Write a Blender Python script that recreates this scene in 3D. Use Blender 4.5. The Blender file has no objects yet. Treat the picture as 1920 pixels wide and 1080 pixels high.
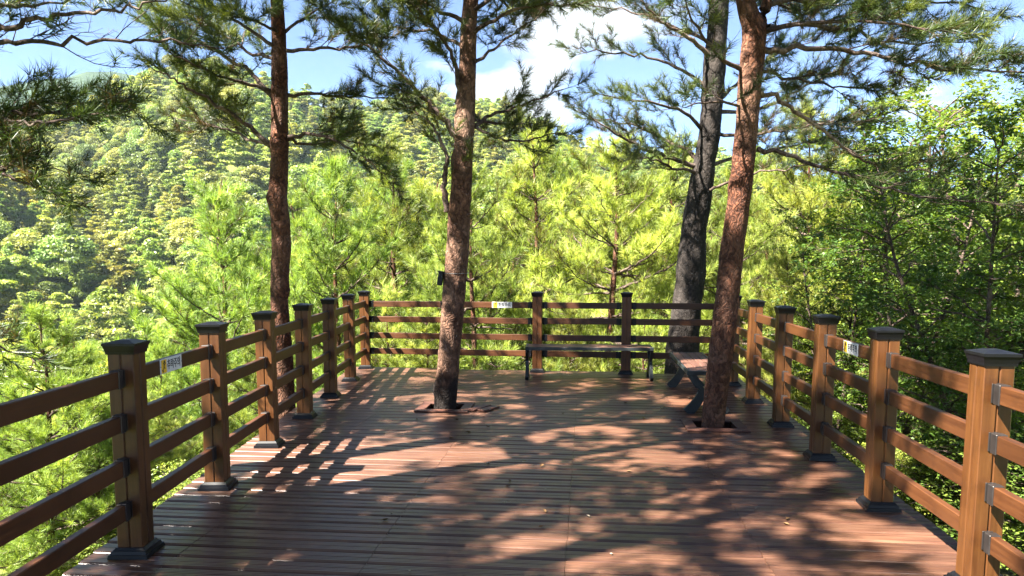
import bpy, bmesh, math, random
import numpy as np
from mathutils import Vector, Matrix, noise as mnoise

R = math.radians
scene = bpy.context.scene
col = scene.collection

# ------------------------------------------------------------------ camera
FPX, PITCH, PY, CAMH = 1400.0, R(5.75), 635.0, 1.6
cam_d = bpy.data.cameras.new('camera')
cam_d.sensor_width = 36.0
cam_d.lens = FPX / 1920 * 36
cam_d.shift_y = (PY - 540) / 1920
cam_d.clip_start, cam_d.clip_end = 0.05, 9000
cam = bpy.data.objects.new('camera', cam_d)
col.objects.link(cam)
cam.location = (0, 0, CAMH)
cam.rotation_euler = (math.pi / 2 - PITCH, 0, 0)
scene.camera = cam

# ------------------------------------------------------------------ world, sun, exposure
SUN_EL, SUN_AZ = R(50), R(-120)          # azimuth clockwise from +Y
world = bpy.data.worlds.new('World')
scene.world = world
world.use_nodes = True
wn, wl = world.node_tree.nodes, world.node_tree.links
wn.clear()
w_out = wn.new('ShaderNodeOutputWorld')
w_bg = wn.new('ShaderNodeBackground'); w_bg.inputs['Strength'].default_value = 0.05
w_sky = wn.new('ShaderNodeTexSky'); w_sky.sky_type = 'NISHITA'; w_sky.sun_disc = False
w_sky.sun_elevation = SUN_EL; w_sky.sun_rotation = SUN_AZ
w_sky.altitude = 3000; w_sky.air_density = 0.55; w_sky.dust_density = 0.0; w_sky.ozone_density = 4.0
# cumulus: noise on the direction flattened to a cloud layer
w_tc = wn.new('ShaderNodeTexCoord')
w_sep = wn.new('ShaderNodeSeparateXYZ'); wl.new(w_tc.outputs['Generated'], w_sep.inputs[0])
def wmath(op, a, b=None, c=None):
    n = wn.new('ShaderNodeMath'); n.operation = op
    for i, v in enumerate((a, b, c)):
        if v is None: continue
        if isinstance(v, (int, float)): n.inputs[i].default_value = v
        else: wl.new(v, n.inputs[i])
    return n.outputs[0]
zz = wmath('ADD', wmath('MAXIMUM', w_sep.outputs[2], 0.0), 0.35)
w_cmb = wn.new('ShaderNodeCombineXYZ')
wl.new(wmath('DIVIDE', w_sep.outputs[0], zz), w_cmb.inputs[0])
wl.new(wmath('DIVIDE', w_sep.outputs[1], zz), w_cmb.inputs[1])
wl.new(wmath('MULTIPLY', w_sep.outputs[2], 1.6), w_cmb.inputs[2])
w_map = wn.new('ShaderNodeMapping'); w_map.inputs['Location'].default_value = (0.58, 1.9, 0.0)
wl.new(w_cmb.outputs[0], w_map.inputs[0])
w_n = wn.new('ShaderNodeTexNoise'); w_n.inputs['Scale'].default_value = 2.3
w_n.inputs['Detail'].default_value = 8; w_n.inputs['Roughness'].default_value = 0.52
wl.new(w_map.outputs[0], w_n.inputs[0])
w_r = wn.new('ShaderNodeValToRGB')
w_r.color_ramp.elements[0].position = 0.535; w_r.color_ramp.elements[1].position = 0.60
wl.new(w_n.outputs[0], w_r.inputs[0])
w_mix = wn.new('ShaderNodeMixRGB')
w_mix.inputs[2].default_value = (2.6, 2.7, 2.8, 1)
wl.new(w_r.outputs[0], w_mix.inputs[0]); wl.new(w_sky.outputs[0], w_mix.inputs[1])
wl.new(w_mix.outputs[0], w_bg.inputs[0]); wl.new(w_bg.outputs[0], w_out.inputs[0])

sun_d = bpy.data.lights.new('sun', 'SUN')
sun_d.energy = 5.0; sun_d.angle = R(0.53); sun_d.color = (1.0, 0.94, 0.84)
sun = bpy.data.objects.new('sun', sun_d); col.objects.link(sun)
TO_SUN = Vector((math.sin(SUN_AZ) * math.cos(SUN_EL), math.cos(SUN_AZ) * math.cos(SUN_EL), math.sin(SUN_EL)))
sun.rotation_euler = TO_SUN.to_track_quat('Z', 'Y').to_euler()
sun.location = (-20, -12, 30)

vs = scene.view_settings
vs.view_transform = 'Standard'; vs.look = 'None'; vs.exposure = 3.2; vs.gamma = 1.0
vs.use_curve_mapping = False
cy = scene.cycles
cy.max_bounces = 6; cy.diffuse_bounces = 3; cy.glossy_bounces = 2; cy.transmission_bounces = 4
cy.volume_bounces = 0; cy.transparent_max_bounces = 4
cy.caustics_reflective = False; cy.caustics_refractive = False
cy.use_denoising = True

# ------------------------------------------------------------------ helpers
rng = random.Random(7)
nrs = np.random.RandomState(7)

def ray(px, py):
    a = (px - 960) / FPX; b = (PY - py) / FPX
    c, s = math.cos(PITCH), math.sin(PITCH)
    return Vector((a, c + b * s, -s + b * c))
def on_plane(px, py, z=0.0):             # pixel -> point on a horizontal plane
    d = ray(px, py); t = (z - CAMH) / d.z
    return Vector((d.x * t, d.y * t, z))
def at_y(px, py, Y):                     # pixel -> point at world depth Y
    d = ray(px, py); t = Y / d.y
    return Vector((d.x * t, Y, CAMH + d.z * t))

def tag(o, label=None, cat=None, group=None, kind=None):
    if label: o['label'] = label
    if cat: o['category'] = cat
    if group: o['group'] = group
    if kind: o['kind'] = kind
    return o
def empty(name, loc=(0, 0, 0), rz=0.0):
    o = bpy.data.objects.new(name, None); o.empty_display_size = 0.2
    o.location = loc; o.rotation_euler = (0, 0, rz); col.objects.link(o)
    return o
def link_mesh(name, me, mat, parent=None, loc=None):
    if mat is not None and not me.materials:
        for m in (mat if isinstance(mat, (list, tuple)) else [mat]): me.materials.append(m)
    o = bpy.data.objects.new(name, me); col.objects.link(o)
    if parent is not None: o.parent = parent
    if loc is not None: o.location = loc
    return o
def mesh_np(name, V, F, tint=None, smooth=False, mat_idx=None):
    """V (n,3), F (m,k) constant k."""
    V = np.asarray(V, np.float32); F = np.asarray(F, np.int32)
    k = F.shape[1]
    me = bpy.data.meshes.new(name)
    me.vertices.add(len(V)); me.vertices.foreach_set('co', V.ravel())
    me.loops.add(F.size); me.loops.foreach_set('vertex_index', F.ravel())
    me.polygons.add(len(F))
    me.polygons.foreach_set('loop_start', np.arange(0, F.size, k, dtype=np.int32))
    me.polygons.foreach_set('loop_total', np.full(len(F), k, np.int32))
    if smooth: me.polygons.foreach_set('use_smooth', np.ones(len(F), bool))
    if mat_idx is not None: me.polygons.foreach_set('material_index', np.asarray(mat_idx, np.int32))
    if tint is not None:
        a = me.attributes.new('tint', 'FLOAT', 'POINT'); a.data.foreach_set('value', np.asarray(tint, np.float32))
    me.update(calc_edges=True)
    return me

class MB:
    """collects vertices and polygons"""
    def __init__(s): s.v = []; s.f = []
    def box(s, c, size, M=None, bevel=0.0):
        x, y, z = [q / 2 for q in size]; c = Vector(c)
        b = min(bevel, x * .9, y * .9, z * .9); i = len(s.v)
        if b <= 0:
            pts = [Vector((sx * x, sy * y, sz * z)) for sz in (-1, 1) for sx, sy in ((-1, -1), (1, -1), (1, 1), (-1, 1))]
            fs = [(3, 2, 1, 0), (4, 5, 6, 7), (0, 1, 5, 4), (1, 2, 6, 5), (2, 3, 7, 6), (3, 0, 4, 7)]
        else:
            pts = []; idx = {}
            for sx in (-1, 1):
                for sy in (-1, 1):
                    for sz in (-1, 1):
                        for ax in range(3):
                            p = [sx * (x - b), sy * (y - b), sz * (z - b)]
                            p[ax] = (sx * x, sy * y, sz * z)[ax]
                            idx[(sx, sy, sz, ax)] = len(pts); pts.append(Vector(p))
            fs = []
            for sg in (-1, 1):
                fs.append([idx[(sg, a, c_, 0)] for a, c_ in ((-1, -1), (1, -1), (1, 1), (-1, 1))][::sg])
                fs.append([idx[(a, sg, c_, 1)] for a, c_ in ((-1, -1), (-1, 1), (1, 1), (1, -1))][::sg])
                fs.append([idx[(a, c_, sg, 2)] for a, c_ in ((-1, -1), (1, -1), (1, 1), (-1, 1))][::sg])
            for a in (-1, 1):
                for c_ in (-1, 1):
                    fs.append([idx[(a, c_, -1, 0)], idx[(a, c_, 1, 0)], idx[(a, c_, 1, 1)], idx[(a, c_, -1, 1)]][::a * c_])
                    fs.append([idx[(a, -1, c_, 2)], idx[(a, 1, c_, 2)], idx[(a, 1, c_, 0)], idx[(a, -1, c_, 0)]][::a * c_])
                    fs.append([idx[(-1, a, c_, 1)], idx[(1, a, c_, 1)], idx[(1, a, c_, 2)], idx[(-1, a, c_, 2)]][::a * c_])
                    for d in (-1, 1):
                        t = [idx[(a, c_, d, 0)], idx[(a, c_, d, 1)], idx[(a, c_, d, 2)]]
                        fs.append(t[::a * c_ * d])
        if M is not None: pts = [M @ p for p in pts]
        s.v += [tuple(p + c) for p in pts]; s.f += [tuple(q + i for q in f) for f in fs]
        return s
    def frustum(s, c, w0, w1, h):        # square frustum standing on c
        i = len(s.v); x, y, z = c
        for w, hz in ((w0, 0), (w1, h)):
            s.v += [(x + sx * w / 2, y + sy * w / 2, z + hz) for sx, sy in ((-1, -1), (1, -1), (1, 1), (-1, 1))]
        s.f += [tuple(q + i for q in f) for f in [(3, 2, 1, 0), (4, 5, 6, 7), (0, 1, 5, 4), (1, 2, 6, 5), (2, 3, 7, 6), (3, 0, 4, 7)]]
        return s
    def prism(s, outline, y0, y1):       # outline in xz, extruded along y
        i = len(s.v); n = len(outline)
        s.v += [(x, y0, z) for x, z in outline] + [(x, y1, z) for x, z in outline]
        s.f.append(tuple(i + k for k in range(n))); s.f.append(tuple(i + n + k for k in range(n))[::-1])
        for k in range(n):
            a, b = k, (k + 1) % n
            s.f.append((i + a, i + n + a, i + n + b, i + b))
        return s
    def tube(s, pts, rad, sides=6, cap=True):
        i0 = len(s.v); pts = [Vector(p) for p in pts]; n = len(pts)
        for k, p in enumerate(pts):
            t = (pts[min(k + 1, n - 1)] - pts[max(k - 1, 0)]).normalized()
            ref = Vector((0, 0, 1)) if abs(t.z) < .9 else Vector((1, 0, 0))
            u = t.cross(ref).normalized(); w = u.cross(t)
            r = rad[k] if hasattr(rad, '__len__') else rad
            for q in range(sides):
                a = 2 * math.pi * q / sides
                s.v.append(tuple(p + u * (r * math.cos(a)) + w * (r * math.sin(a))))
        for k in range(n - 1):
            for q in range(sides):
                a, b = i0 + k * sides + q, i0 + k * sides + (q + 1) % sides
                s.f.append((a, b, b + sides, a + sides))
        if cap:
            s.f.append(tuple(i0 + q for q in range(sides))[::-1])
            s.f.append(tuple(i0 + (n - 1) * sides + q for q in range(sides)))
        return s
    def mesh(s, name, smooth=False):
        me = bpy.data.meshes.new(name); me.from_pydata(s.v, [], s.f)
        if smooth: me.polygons.foreach_set('use_smooth', [True] * len(me.polygons))
        me.update(); return me
    def build(s, name, mat, parent=None, smooth=False, loc=None):
        return link_mesh(name, s.mesh(name, smooth), mat, parent, loc)

# ------------------------------------------------------------------ materials
def new_mat(name):
    m = bpy.data.materials.new(name); m.use_nodes = True
    n = m.node_tree.nodes; n.clear()
    return m, n, m.node_tree.links
def nd(n, t, **kw):
    x = n.new(t)
    for k, v in kw.items():
        if k in x.inputs.keys() if hasattr(x.inputs, 'keys') else False: x.inputs[k].default_value = v
        else: setattr(x, k, v)
    return x
def ramp(n, stops):
    r = n.new('ShaderNodeValToRGB'); e = r.color_ramp.elements
    while len(e) > 1: e.remove(e[-1])
    for i, (p, c) in enumerate(stops):
        q = e[0] if i == 0 else e.new(p)
        q.position = p; q.color = (*c, 1)
    return r
def principled(n, l, rough=.5, spec=.5):
    o = n.new('ShaderNodeOutputMaterial'); b = n.new('ShaderNodeBsdfPrincipled')
    b.inputs['Roughness'].default_value = rough; b.inputs['Specular IOR Level'].default_value = spec
    l.new(b.outputs[0], o.inputs[0]); return b
def coords(n, l, scale=(1, 1, 1), rnd=True):
    tc = n.new('ShaderNodeTexCoord'); mp = n.new('ShaderNodeMapping')
    mp.inputs['Scale'].default_value = scale
    l.new(tc.outputs['Object'], mp.inputs[0])
    if rnd:
        oi = n.new('ShaderNodeObjectInfo'); mul = n.new('ShaderNodeMath'); mul.operation = 'MULTIPLY'
        mul.inputs[1].default_value = 37.0; l.new(oi.outputs['Random'], mul.inputs[0])
        l.new(mul.outputs[0], mp.inputs['Location'])
    return mp.outputs[0]
def noise_n(n, l, vec, scale, detail=4, rough=.55):
    t = n.new('ShaderNodeTexNoise'); t.inputs['Scale'].default_value = scale
    t.inputs['Detail'].default_value = detail; t.inputs['Roughness'].default_value = rough
    l.new(vec, t.inputs[0]); return t.outputs[0]
def bump_n(n, l, h, strength, dist, prev=None):
    b = n.new('ShaderNodeBump'); b.inputs['Strength'].default_value = strength; b.inputs['Distance'].default_value = dist
    l.new(h, b.inputs['Height'])
    if prev is not None: l.new(prev, b.inputs['Normal'])
    return b.outputs[0]

def mat_timber(name, c0, c1, scale, rough=.45, spec=.35, bump=.25):
    m, n, l = new_mat(name); b = principled(n, l, rough, spec)
    v = coords(n, l, scale)
    g = noise_n(n, l, v, 1.0, 6, .6)
    r = ramp(n, [(.3, c0), (.7, c1)]); l.new(g, r.inputs[0])
    oi = n.new('ShaderNodeObjectInfo')
    hv = n.new('ShaderNodeHueSaturation')
    mr = n.new('ShaderNodeMapRange'); mr.inputs[3].default_value = .78; mr.inputs[4].default_value = 1.2
    l.new(oi.outputs['Random'], mr.inputs[0]); l.new(mr.outputs[0], hv.inputs['Value'])
    gw = noise_n(n, l, coords(n, l, (4, 4, 4)), 1.0, 6, .7)        # weathering: bleached and grimy patches
    rw = ramp(n, [(.30, (.55, .55, .58)), (.48, (1, 1, 1)), (.70, (1.12, 1.14, 1.18))]); l.new(gw, rw.inputs[0])
    mw = n.new('ShaderNodeMixRGB'); mw.blend_type = 'MULTIPLY'; mw.inputs[0].default_value = .9
    l.new(r.outputs[0], mw.inputs[1]); l.new(rw.outputs[0], mw.inputs[2])
    l.new(mw.outputs[0], hv.inputs['Color']); l.new(hv.outputs[0], b.inputs['Base Color'])
    rr = n.new('ShaderNodeMapRange'); rr.inputs[3].default_value = rough - .1; rr.inputs[4].default_value = rough + .16
    l.new(g, rr.inputs[0]); l.new(rr.outputs[0], b.inputs['Roughness'])
    l.new(bump_n(n, l, g, bump, .002), b.inputs['Normal'])
    return m
M = {}
M['rail'] = mat_timber('stained_rail_timber', (.040, .0135, .0045), (.072, .026, .0075), (3, 40, 60), .42)
M['post'] = mat_timber('stained_post_timber', (.056, .019, .005), (.104, .040, .0095), (45, 45, 2.5), .42)
M['bench_wood'] = mat_timber('bench_timber', (.08, .038, .027), (.13, .064, .045), (3, 45, 45), .42)
M['collar'] = mat_timber('collar_timber', (.060, .024, .016), (.10, .042, .027), (5, 40, 40), .5)

def mat_deck():
    m, n, l = new_mat('ribbed_deck_board'); b = principled(n, l, .5, .5)
    tc = n.new('ShaderNodeTexCoord'); sep = n.new('ShaderNodeSeparateXYZ'); l.new(tc.outputs['Object'], sep.inputs[0])
    v = coords(n, l, (2.2, 38, 20)); g = noise_n(n, l, v, 1, 7, .62)
    v2 = coords(n, l, (1.1, 1.6, 1), True); g2 = noise_n(n, l, v2, 1.3, 5, .6)
    r = ramp(n, [(.28, (.052, .022, .014)), (.5, (.096, .045, .027)), (.75, (.150, .080, .049))]); l.new(g, r.inputs[0])
    r2 = ramp(n, [(.3, (.62, .62, .66)), (.65, (1.12, 1.1, 1.08))]); l.new(g2, r2.inputs[0])
    mx = n.new('ShaderNodeMixRGB'); mx.blend_type = 'MULTIPLY'; mx.inputs[0].default_value = 1
    l.new(r.outputs[0], mx.inputs[1]); l.new(r2.outputs[0], mx.inputs[2])
    oi = n.new('ShaderNodeObjectInfo'); hv = n.new('ShaderNodeHueSaturation')
    mr = n.new('ShaderNodeMapRange'); mr.inputs[3].default_value = .80; mr.inputs[4].default_value = 1.18
    l.new(oi.outputs['Random'], mr.inputs[0]); l.new(mr.outputs[0], hv.inputs['Value']); l.new(mx.outputs[0], hv.inputs['Color'])
    l.new(hv.outputs[0], b.inputs['Base Color'])
    rr = n.new('ShaderNodeMapRange'); rr.inputs[3].default_value = .22; rr.inputs[4].default_value = .42
    l.new(g2, rr.inputs[0]); l.new(rr.outputs[0], b.inputs['Roughness'])
    # fine ribs along the board
    rib = n.new('ShaderNodeMath'); rib.operation = 'MULTIPLY'; rib.inputs[1].default_value = 2 * math.pi / .0182
    l.new(sep.outputs[1], rib.inputs[0])
    sn = n.new('ShaderNodeMath'); sn.operation = 'SINE'; l.new(rib.outputs[0], sn.inputs[0])
    b1 = bump_n(n, l, sn.outputs[0], .5, .0012)
    l.new(bump_n(n, l, g, .35, .002, b1), b.inputs['Normal'])
    return m
M['deck'] = mat_deck()

def mat_plain(name, c, rough=.5, spec=.5, metal=0.0, var=.12, sc=14):
    m, n, l = new_mat(name); b = principled(n, l, rough, spec); b.inputs['Metallic'].default_value = metal
    g = noise_n(n, l, coords(n, l, (sc, sc, sc)), 1, 4)
    r = ramp(n, [(.3, tuple(q * (1 - var) for q in c)), (.7, tuple(min(1, q * (1 + var)) for q in c))])
    l.new(g, r.inputs[0]); l.new(r.outputs[0], b.inputs['Base Color'])
    l.new(bump_n(n, l, g, .08, .002), b.inputs['Normal'])
    return m
M['black'] = mat_plain('black_painted_metal', (.004, .004, .005), .40, .25, 0, .3)
M['bracket'] = mat_plain('dark_metal_bracket', (.055, .05, .048), .38, .5, .7, .25)
M['iron'] = mat_plain('cast_iron_bench', (.022, .027, .028), .42, .5, .2, .25)
M['white'] = mat_plain('sign_white', (.62, .62, .60), .4, .5, 0, .03)
M['yellow'] = mat_plain('sign_yellow', (.80, .48, .02), .4)
M['ink'] = mat_plain('sign_ink', (.015, .015, .02), .5)
M['steel'] = mat_plain('structural_steel', (.09, .09, .09), .6)
M['wire'] = mat_plain('wire', (.55, .55, .55), .5)
M['concrete'] = mat_plain('concrete', (.4, .4, .38), .8)

def mat_bark(name, red, pale, dark, scale=9.0, stain=None, bump=.9):
    m, n, l = new_mat(name); b = principled(n, l, .85, .2)
    tc = n.new('ShaderNodeTexCoord')
    wob = n.new('ShaderNodeTexNoise'); wob.inputs['Scale'].default_value = 5; wob.inputs['Detail'].default_value = 3
    l.new(tc.outputs['Object'], wob.inputs[0])
    mixv = n.new('ShaderNodeMixRGB'); mixv.inputs[0].default_value = .22
    l.new(tc.outputs['Object'], mixv.inputs[1]); l.new(wob.outputs['Color'], mixv.inputs[2])
    mp = n.new('ShaderNodeMapping'); mp.inputs['Scale'].default_value = (1, 1, .42); l.new(mixv.outputs[0], mp.inputs[0])
    vo = n.new('ShaderNodeTexVoronoi'); vo.feature = 'DISTANCE_TO_EDGE'; vo.inputs['Scale'].default_value = scale * 2.2
    l.new(mp.outputs[0], vo.inputs['Vector'])
    vc = n.new('ShaderNodeTexVoronoi'); vc.inputs['Scale'].default_value = scale * 2.2; l.new(mp.outputs[0], vc.inputs['Vector'])
    g = noise_n(n, l, tc.outputs['Object'], 26, 6, .65)
    g2 = noise_n(n, l, tc.outputs['Object'], 2.2, 4, .6)
    cr = ramp(n, [(.0, dark), (.07, tuple((a + c) / 2 for a, c in zip(dark, red))), (.26, red)]); l.new(vo.outputs['Distance'], cr.inputs[0])
    pr = ramp(n, [(.40, (0, 0, 0)), (.68, (1, 1, 1))]); l.new(g2, pr.inputs[0])
    mx = n.new('ShaderNodeMixRGB'); l.new(pr.outputs[0], mx.inputs[0]); l.new(cr.outputs[0], mx.inputs[1]); mx.inputs[2].default_value = (*pale, 1)
    mx2 = n.new('ShaderNodeMixRGB'); mx2.blend_type = 'MULTIPLY'; mx2.inputs[0].default_value = .8
    sh = ramp(n, [(.3, (.45, .42, .42)), (.62, (1.15, 1.12, 1.1))]); l.new(g, sh.inputs[0])
    l.new(mx.outputs[0], mx2.inputs[1]); l.new(sh.outputs[0], mx2.inputs[2])
    mx3 = n.new('ShaderNodeMixRGB'); mx3.blend_type = 'MULTIPLY'; mx3.inputs[0].default_value = .5
    l.new(mx2.outputs[0], mx3.inputs[1]); l.new(vc.outputs['Color'], mx3.inputs[2])
    bw = n.new('ShaderNodeRGBToBW'); l.new(vc.outputs['Color'], bw.inputs[0])
    sh2 = ramp(n, [(.2, (.58, .56, .54)), (.8, (1.3, 1.3, 1.3))]); l.new(bw.outputs[0], sh2.inputs[0])
    l.new(sh2.outputs[0], mx3.inputs[2]); mx3.inputs[0].default_value = 1
    last = mx3.outputs[0]
    if stain:                            # dark charred collar at the foot with a ragged edge
        sep = n.new('ShaderNodeSeparateXYZ'); l.new(tc.outputs['Object'], sep.inputs[0])
        ad = n.new('ShaderNodeMath'); ad.operation = 'MULTIPLY_ADD'; ad.inputs[1].default_value = .5; l.new(noise_n(n, l, tc.outputs['Object'], 6, 4), ad.inputs[0])
        l.new(sep.outputs[2], ad.inputs[2])
        dv4 = n.new('ShaderNodeMath'); dv4.operation = 'MULTIPLY'; dv4.inputs[1].default_value = .25; l.new(ad.outputs[0], dv4.inputs[0])
        sr = ramp(n, [(stain / 4, (1, 1, 1)), (stain / 4 + .03, (0, 0, 0))]); l.new(dv4.outputs[0], sr.inputs[0])
        mx4 = n.new('ShaderNodeMixRGB'); l.new(sr.outputs[0], mx4.inputs[0]); l.new(last, mx4.inputs[1]); mx4.inputs[2].default_value = (.018, .014, .012, 1)
        last = mx4.outputs[0]
    l.new(last, b.inputs['Base Color'])
    hr = ramp(n, [(.0, (0, 0, 0)), (.28, (1, 1, 1))]); l.new(vo.outputs['Distance'], hr.inputs[0])
    n1 = bump_n(n, l, hr.outputs[0], bump * .7, .009)
    n2 = bump_n(n, l, bw.outputs[0], bump * .6, .012, n1)
    l.new(bump_n(n, l, g, bump, .008, n2), b.inputs['Normal'])
    return m
M['bark_red'] = mat_bark('red_pine_bark', (.128, .050, .026), (.135, .076, .050), (.03, .013, .009), 15, bump=1.3)
M['bark_pale'] = mat_bark('pale_pine_bark', (.125, .062, .037), (.19, .12, .084), (.045, .022, .015), 13, stain=1.40, bump=1.3)
M['bark_grey'] = mat_bark('grey_pine_bark', (.026, .021, .018), (.042, .035, .030), (.020, .018, .017), 12, bump=1.0)
M['twig'] = mat_bark('twig_bark', (.085, .058, .045), (.15, .115, .095), (.03, .022, .018), 16, bump=.5)
M['twig_pale'] = mat_bark('pale_twig_bark', (.19, .13, .10), (.28, .22, .18), (.06, .04, .03), 16, bump=.5)

def mat_leaf(name, stops, trans=.35, tcol=(1.25, 1.2, .55), rough=.45, spec=.35, rndvar=.25):
    m, n, l = new_mat(name)
    o = n.new('ShaderNodeOutputMaterial')
    at = n.new('ShaderNodeAttribute'); at.attribute_name = 'tint'
    r = ramp(n, stops); l.new(at.outputs['Fac'], r.inputs[0])
    oi = n.new('ShaderNodeObjectInfo'); hv = n.new('ShaderNodeHueSaturation')
    mr = n.new('ShaderNodeMapRange'); mr.inputs[3].default_value = 1 - rndvar; mr.inputs[4].default_value = 1 + rndvar
    l.new(oi.outputs['Random'], mr.inputs[0]); l.new(mr.outputs[0], hv.inputs['Value'])
    mh = n.new('ShaderNodeMath'); mh.operation = 'MULTIPLY_ADD'; mh.inputs[1].default_value = .05 * rndvar / .25; mh.inputs[2].default_value = .5 - .025 * rndvar / .25
    fr = n.new('ShaderNodeMath'); fr.operation = 'FRACT'; m7 = n.new('ShaderNodeMath'); m7.operation = 'MULTIPLY'; m7.inputs[1].default_value = 7.3
    l.new(oi.outputs['Random'], m7.inputs[0]); l.new(m7.outputs[0], fr.inputs[0]); l.new(fr.outputs[0], mh.inputs[0]); l.new(mh.outputs[0], hv.inputs['Hue'])
    l.new(r.outputs[0], hv.inputs['Color'])
    d = n.new('ShaderNodeBsdfPrincipled'); d.inputs['Roughness'].default_value = rough; d.inputs['Specular IOR Level'].default_value = spec
    l.new(hv.outputs[0], d.inputs['Base Color'])
    t = n.new('ShaderNodeBsdfTranslucent')
    mt = n.new('ShaderNodeMixRGB'); mt.blend_type = 'MULTIPLY'; mt.inputs[0].default_value = 1; mt.inputs[2].default_value = (*tcol, 1)
    l.new(hv.outputs[0], mt.inputs[1]); l.new(mt.outputs[0], t.inputs['Color'])
    mx = n.new('ShaderNodeMixShader'); mx.inputs[0].default_value = trans
    l.new(d.outputs[0], mx.inputs[1]); l.new(t.outputs[0], mx.inputs[2]); l.new(mx.outputs[0], o.inputs[0])
    return m
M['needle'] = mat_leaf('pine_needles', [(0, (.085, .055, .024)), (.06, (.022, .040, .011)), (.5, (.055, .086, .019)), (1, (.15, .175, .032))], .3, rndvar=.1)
M['needle_lit'] = mat_leaf('sunlit_young_pine_needles', [(0, (.10, .085, .030)), (.10, (.085, .125, .024)), (.5, (.235, .315, .058)), (1, (.43, .48, .12))], .42, rndvar=.26)  # needle colour raised to carry the brightness of direct sun
M['leaf'] = mat_leaf('broad_leaves', [(0, (.05, .10, .018)), (.5, (.115, .185, .030)), (1, (.23, .29, .044))], .40, rndvar=.15)
M['leaf_lit'] = mat_leaf('sunlit_shrub_leaves', [(0, (.09, .14, .024)), (.5, (.20, .26, .042)), (1, (.34, .36, .065))], .42, rndvar=.25)  # lit copy of the leaf colour, sunlight brightness put into the shrubs
M['far_pine'] = mat_leaf('far_pine_crown', [(0, (.10, .14, .028)), (.5, (.20, .25, .045)), (1, (.36, .37, .07))], .35, rndvar=.38)
M['far_broad'] = mat_leaf('far_broad_crown', [(0, (.11, .15, .042)), (.5, (.18, .23, .055)), (1, (.26, .30, .075))], .35, rndvar=.38)
M['dry_leaf'] = mat_plain('dry_leaf', (.15, .085, .035), .7, .3, 0, .4, 40)
M['pale_leaf'] = mat_plain('pale_leaf', (.30, .25, .18), .6, .3, 0, .2, 40)

def mat_ground():
    m, n, l = new_mat('forest_floor'); b = principled(n, l, .9, .15)
    tc = n.new('ShaderNodeTexCoord')
    g = noise_n(n, l, tc.outputs['Object'], .35, 8, .65); g2 = noise_n(n, l, tc.outputs['Object'], 5, 5, .7)
    r = ramp(n, [(.36, (.10, .10, .035)), (.48, (.15, .18, .040)), (.66, (.24, .27, .055))]); l.new(g, r.inputs[0])
    mx = n.new('ShaderNodeMixRGB'); mx.blend_type = 'MULTIPLY'; mx.inputs[0].default_value = .8
    r2 = ramp(n, [(.3, (.45, .45, .45)), (.7, (1.2, 1.2, 1.2))]); l.new(g2, r2.inputs[0])
    l.new(r.outputs[0], mx.inputs[1]); l.new(r2.outputs[0], mx.inputs[2])
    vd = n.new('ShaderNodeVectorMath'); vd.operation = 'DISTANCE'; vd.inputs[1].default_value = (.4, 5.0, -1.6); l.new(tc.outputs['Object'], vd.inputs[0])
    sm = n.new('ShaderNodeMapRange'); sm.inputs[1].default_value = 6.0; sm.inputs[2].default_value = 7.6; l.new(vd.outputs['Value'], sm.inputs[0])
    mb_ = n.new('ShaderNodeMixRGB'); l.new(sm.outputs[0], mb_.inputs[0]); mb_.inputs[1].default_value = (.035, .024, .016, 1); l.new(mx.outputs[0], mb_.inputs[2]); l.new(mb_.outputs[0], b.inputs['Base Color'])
    l.new(bump_n(n, l, g2, 1, .2), b.inputs['Normal'])
    return m
M['ground'] = mat_ground()
def mat_mountain():
    m, n, l = new_mat('mountain_forest'); b = principled(n, l, .9, .1)
    tc = n.new('ShaderNodeTexCoord')
    g = noise_n(n, l, tc.outputs['Object'], .06, 6, .7); g2 = noise_n(n, l, tc.outputs['Object'], .008, 5, .6)
    r = ramp(n, [(.3, (.014, .030, .014)), (.7, (.04, .065, .026))]); l.new(g, r.inputs[0])
    l.new(r.outputs[0], b.inputs['Base Color']); l.new(bump_n(n, l, g, 1, 9), b.inputs['Normal'])
    return m
M['mountain'] = mat_mountain()
#---SPLIT---
# ------------------------------------------------------------------ terrain
RIDGE = [(-2200, 330), (-900, 290), (-300, 250), (0, 252), (150, 230), (250, 202), (340, 178), (450, 168), (700, 180), (900, 214), (1100, 262),
         (1300, 305), (1500, 345), (1900, 385), (2600, 420), (4200, 460)]
RAZ = [math.atan((x - 960) / FPX) for x, y in RIDGE]
RIDGE_R = 360.0
RZ = [CAMH + (494 - y) / FPX * RIDGE_R - 9.0 for x, y in RIDGE]        # trees add their own height
def ridge_z(az):
    z = np.interp(az, RAZ, RZ)
    back = np.clip((np.abs(az) - 1.25) / .6, 0, 1)
    return z * (1 - back) + 0.0 * back
PR = [0, 4, 8, 13, 20, 32, 55, 80, 105]
PZL = [-1.5, -1.8, -3.0, -4.6, -7.5, -12.5, -20, -25, -26]
PZR = [-1.4, -1.6, -2.2, -3.0, -4.6, -8.0, -14, -20, -23]
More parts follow.
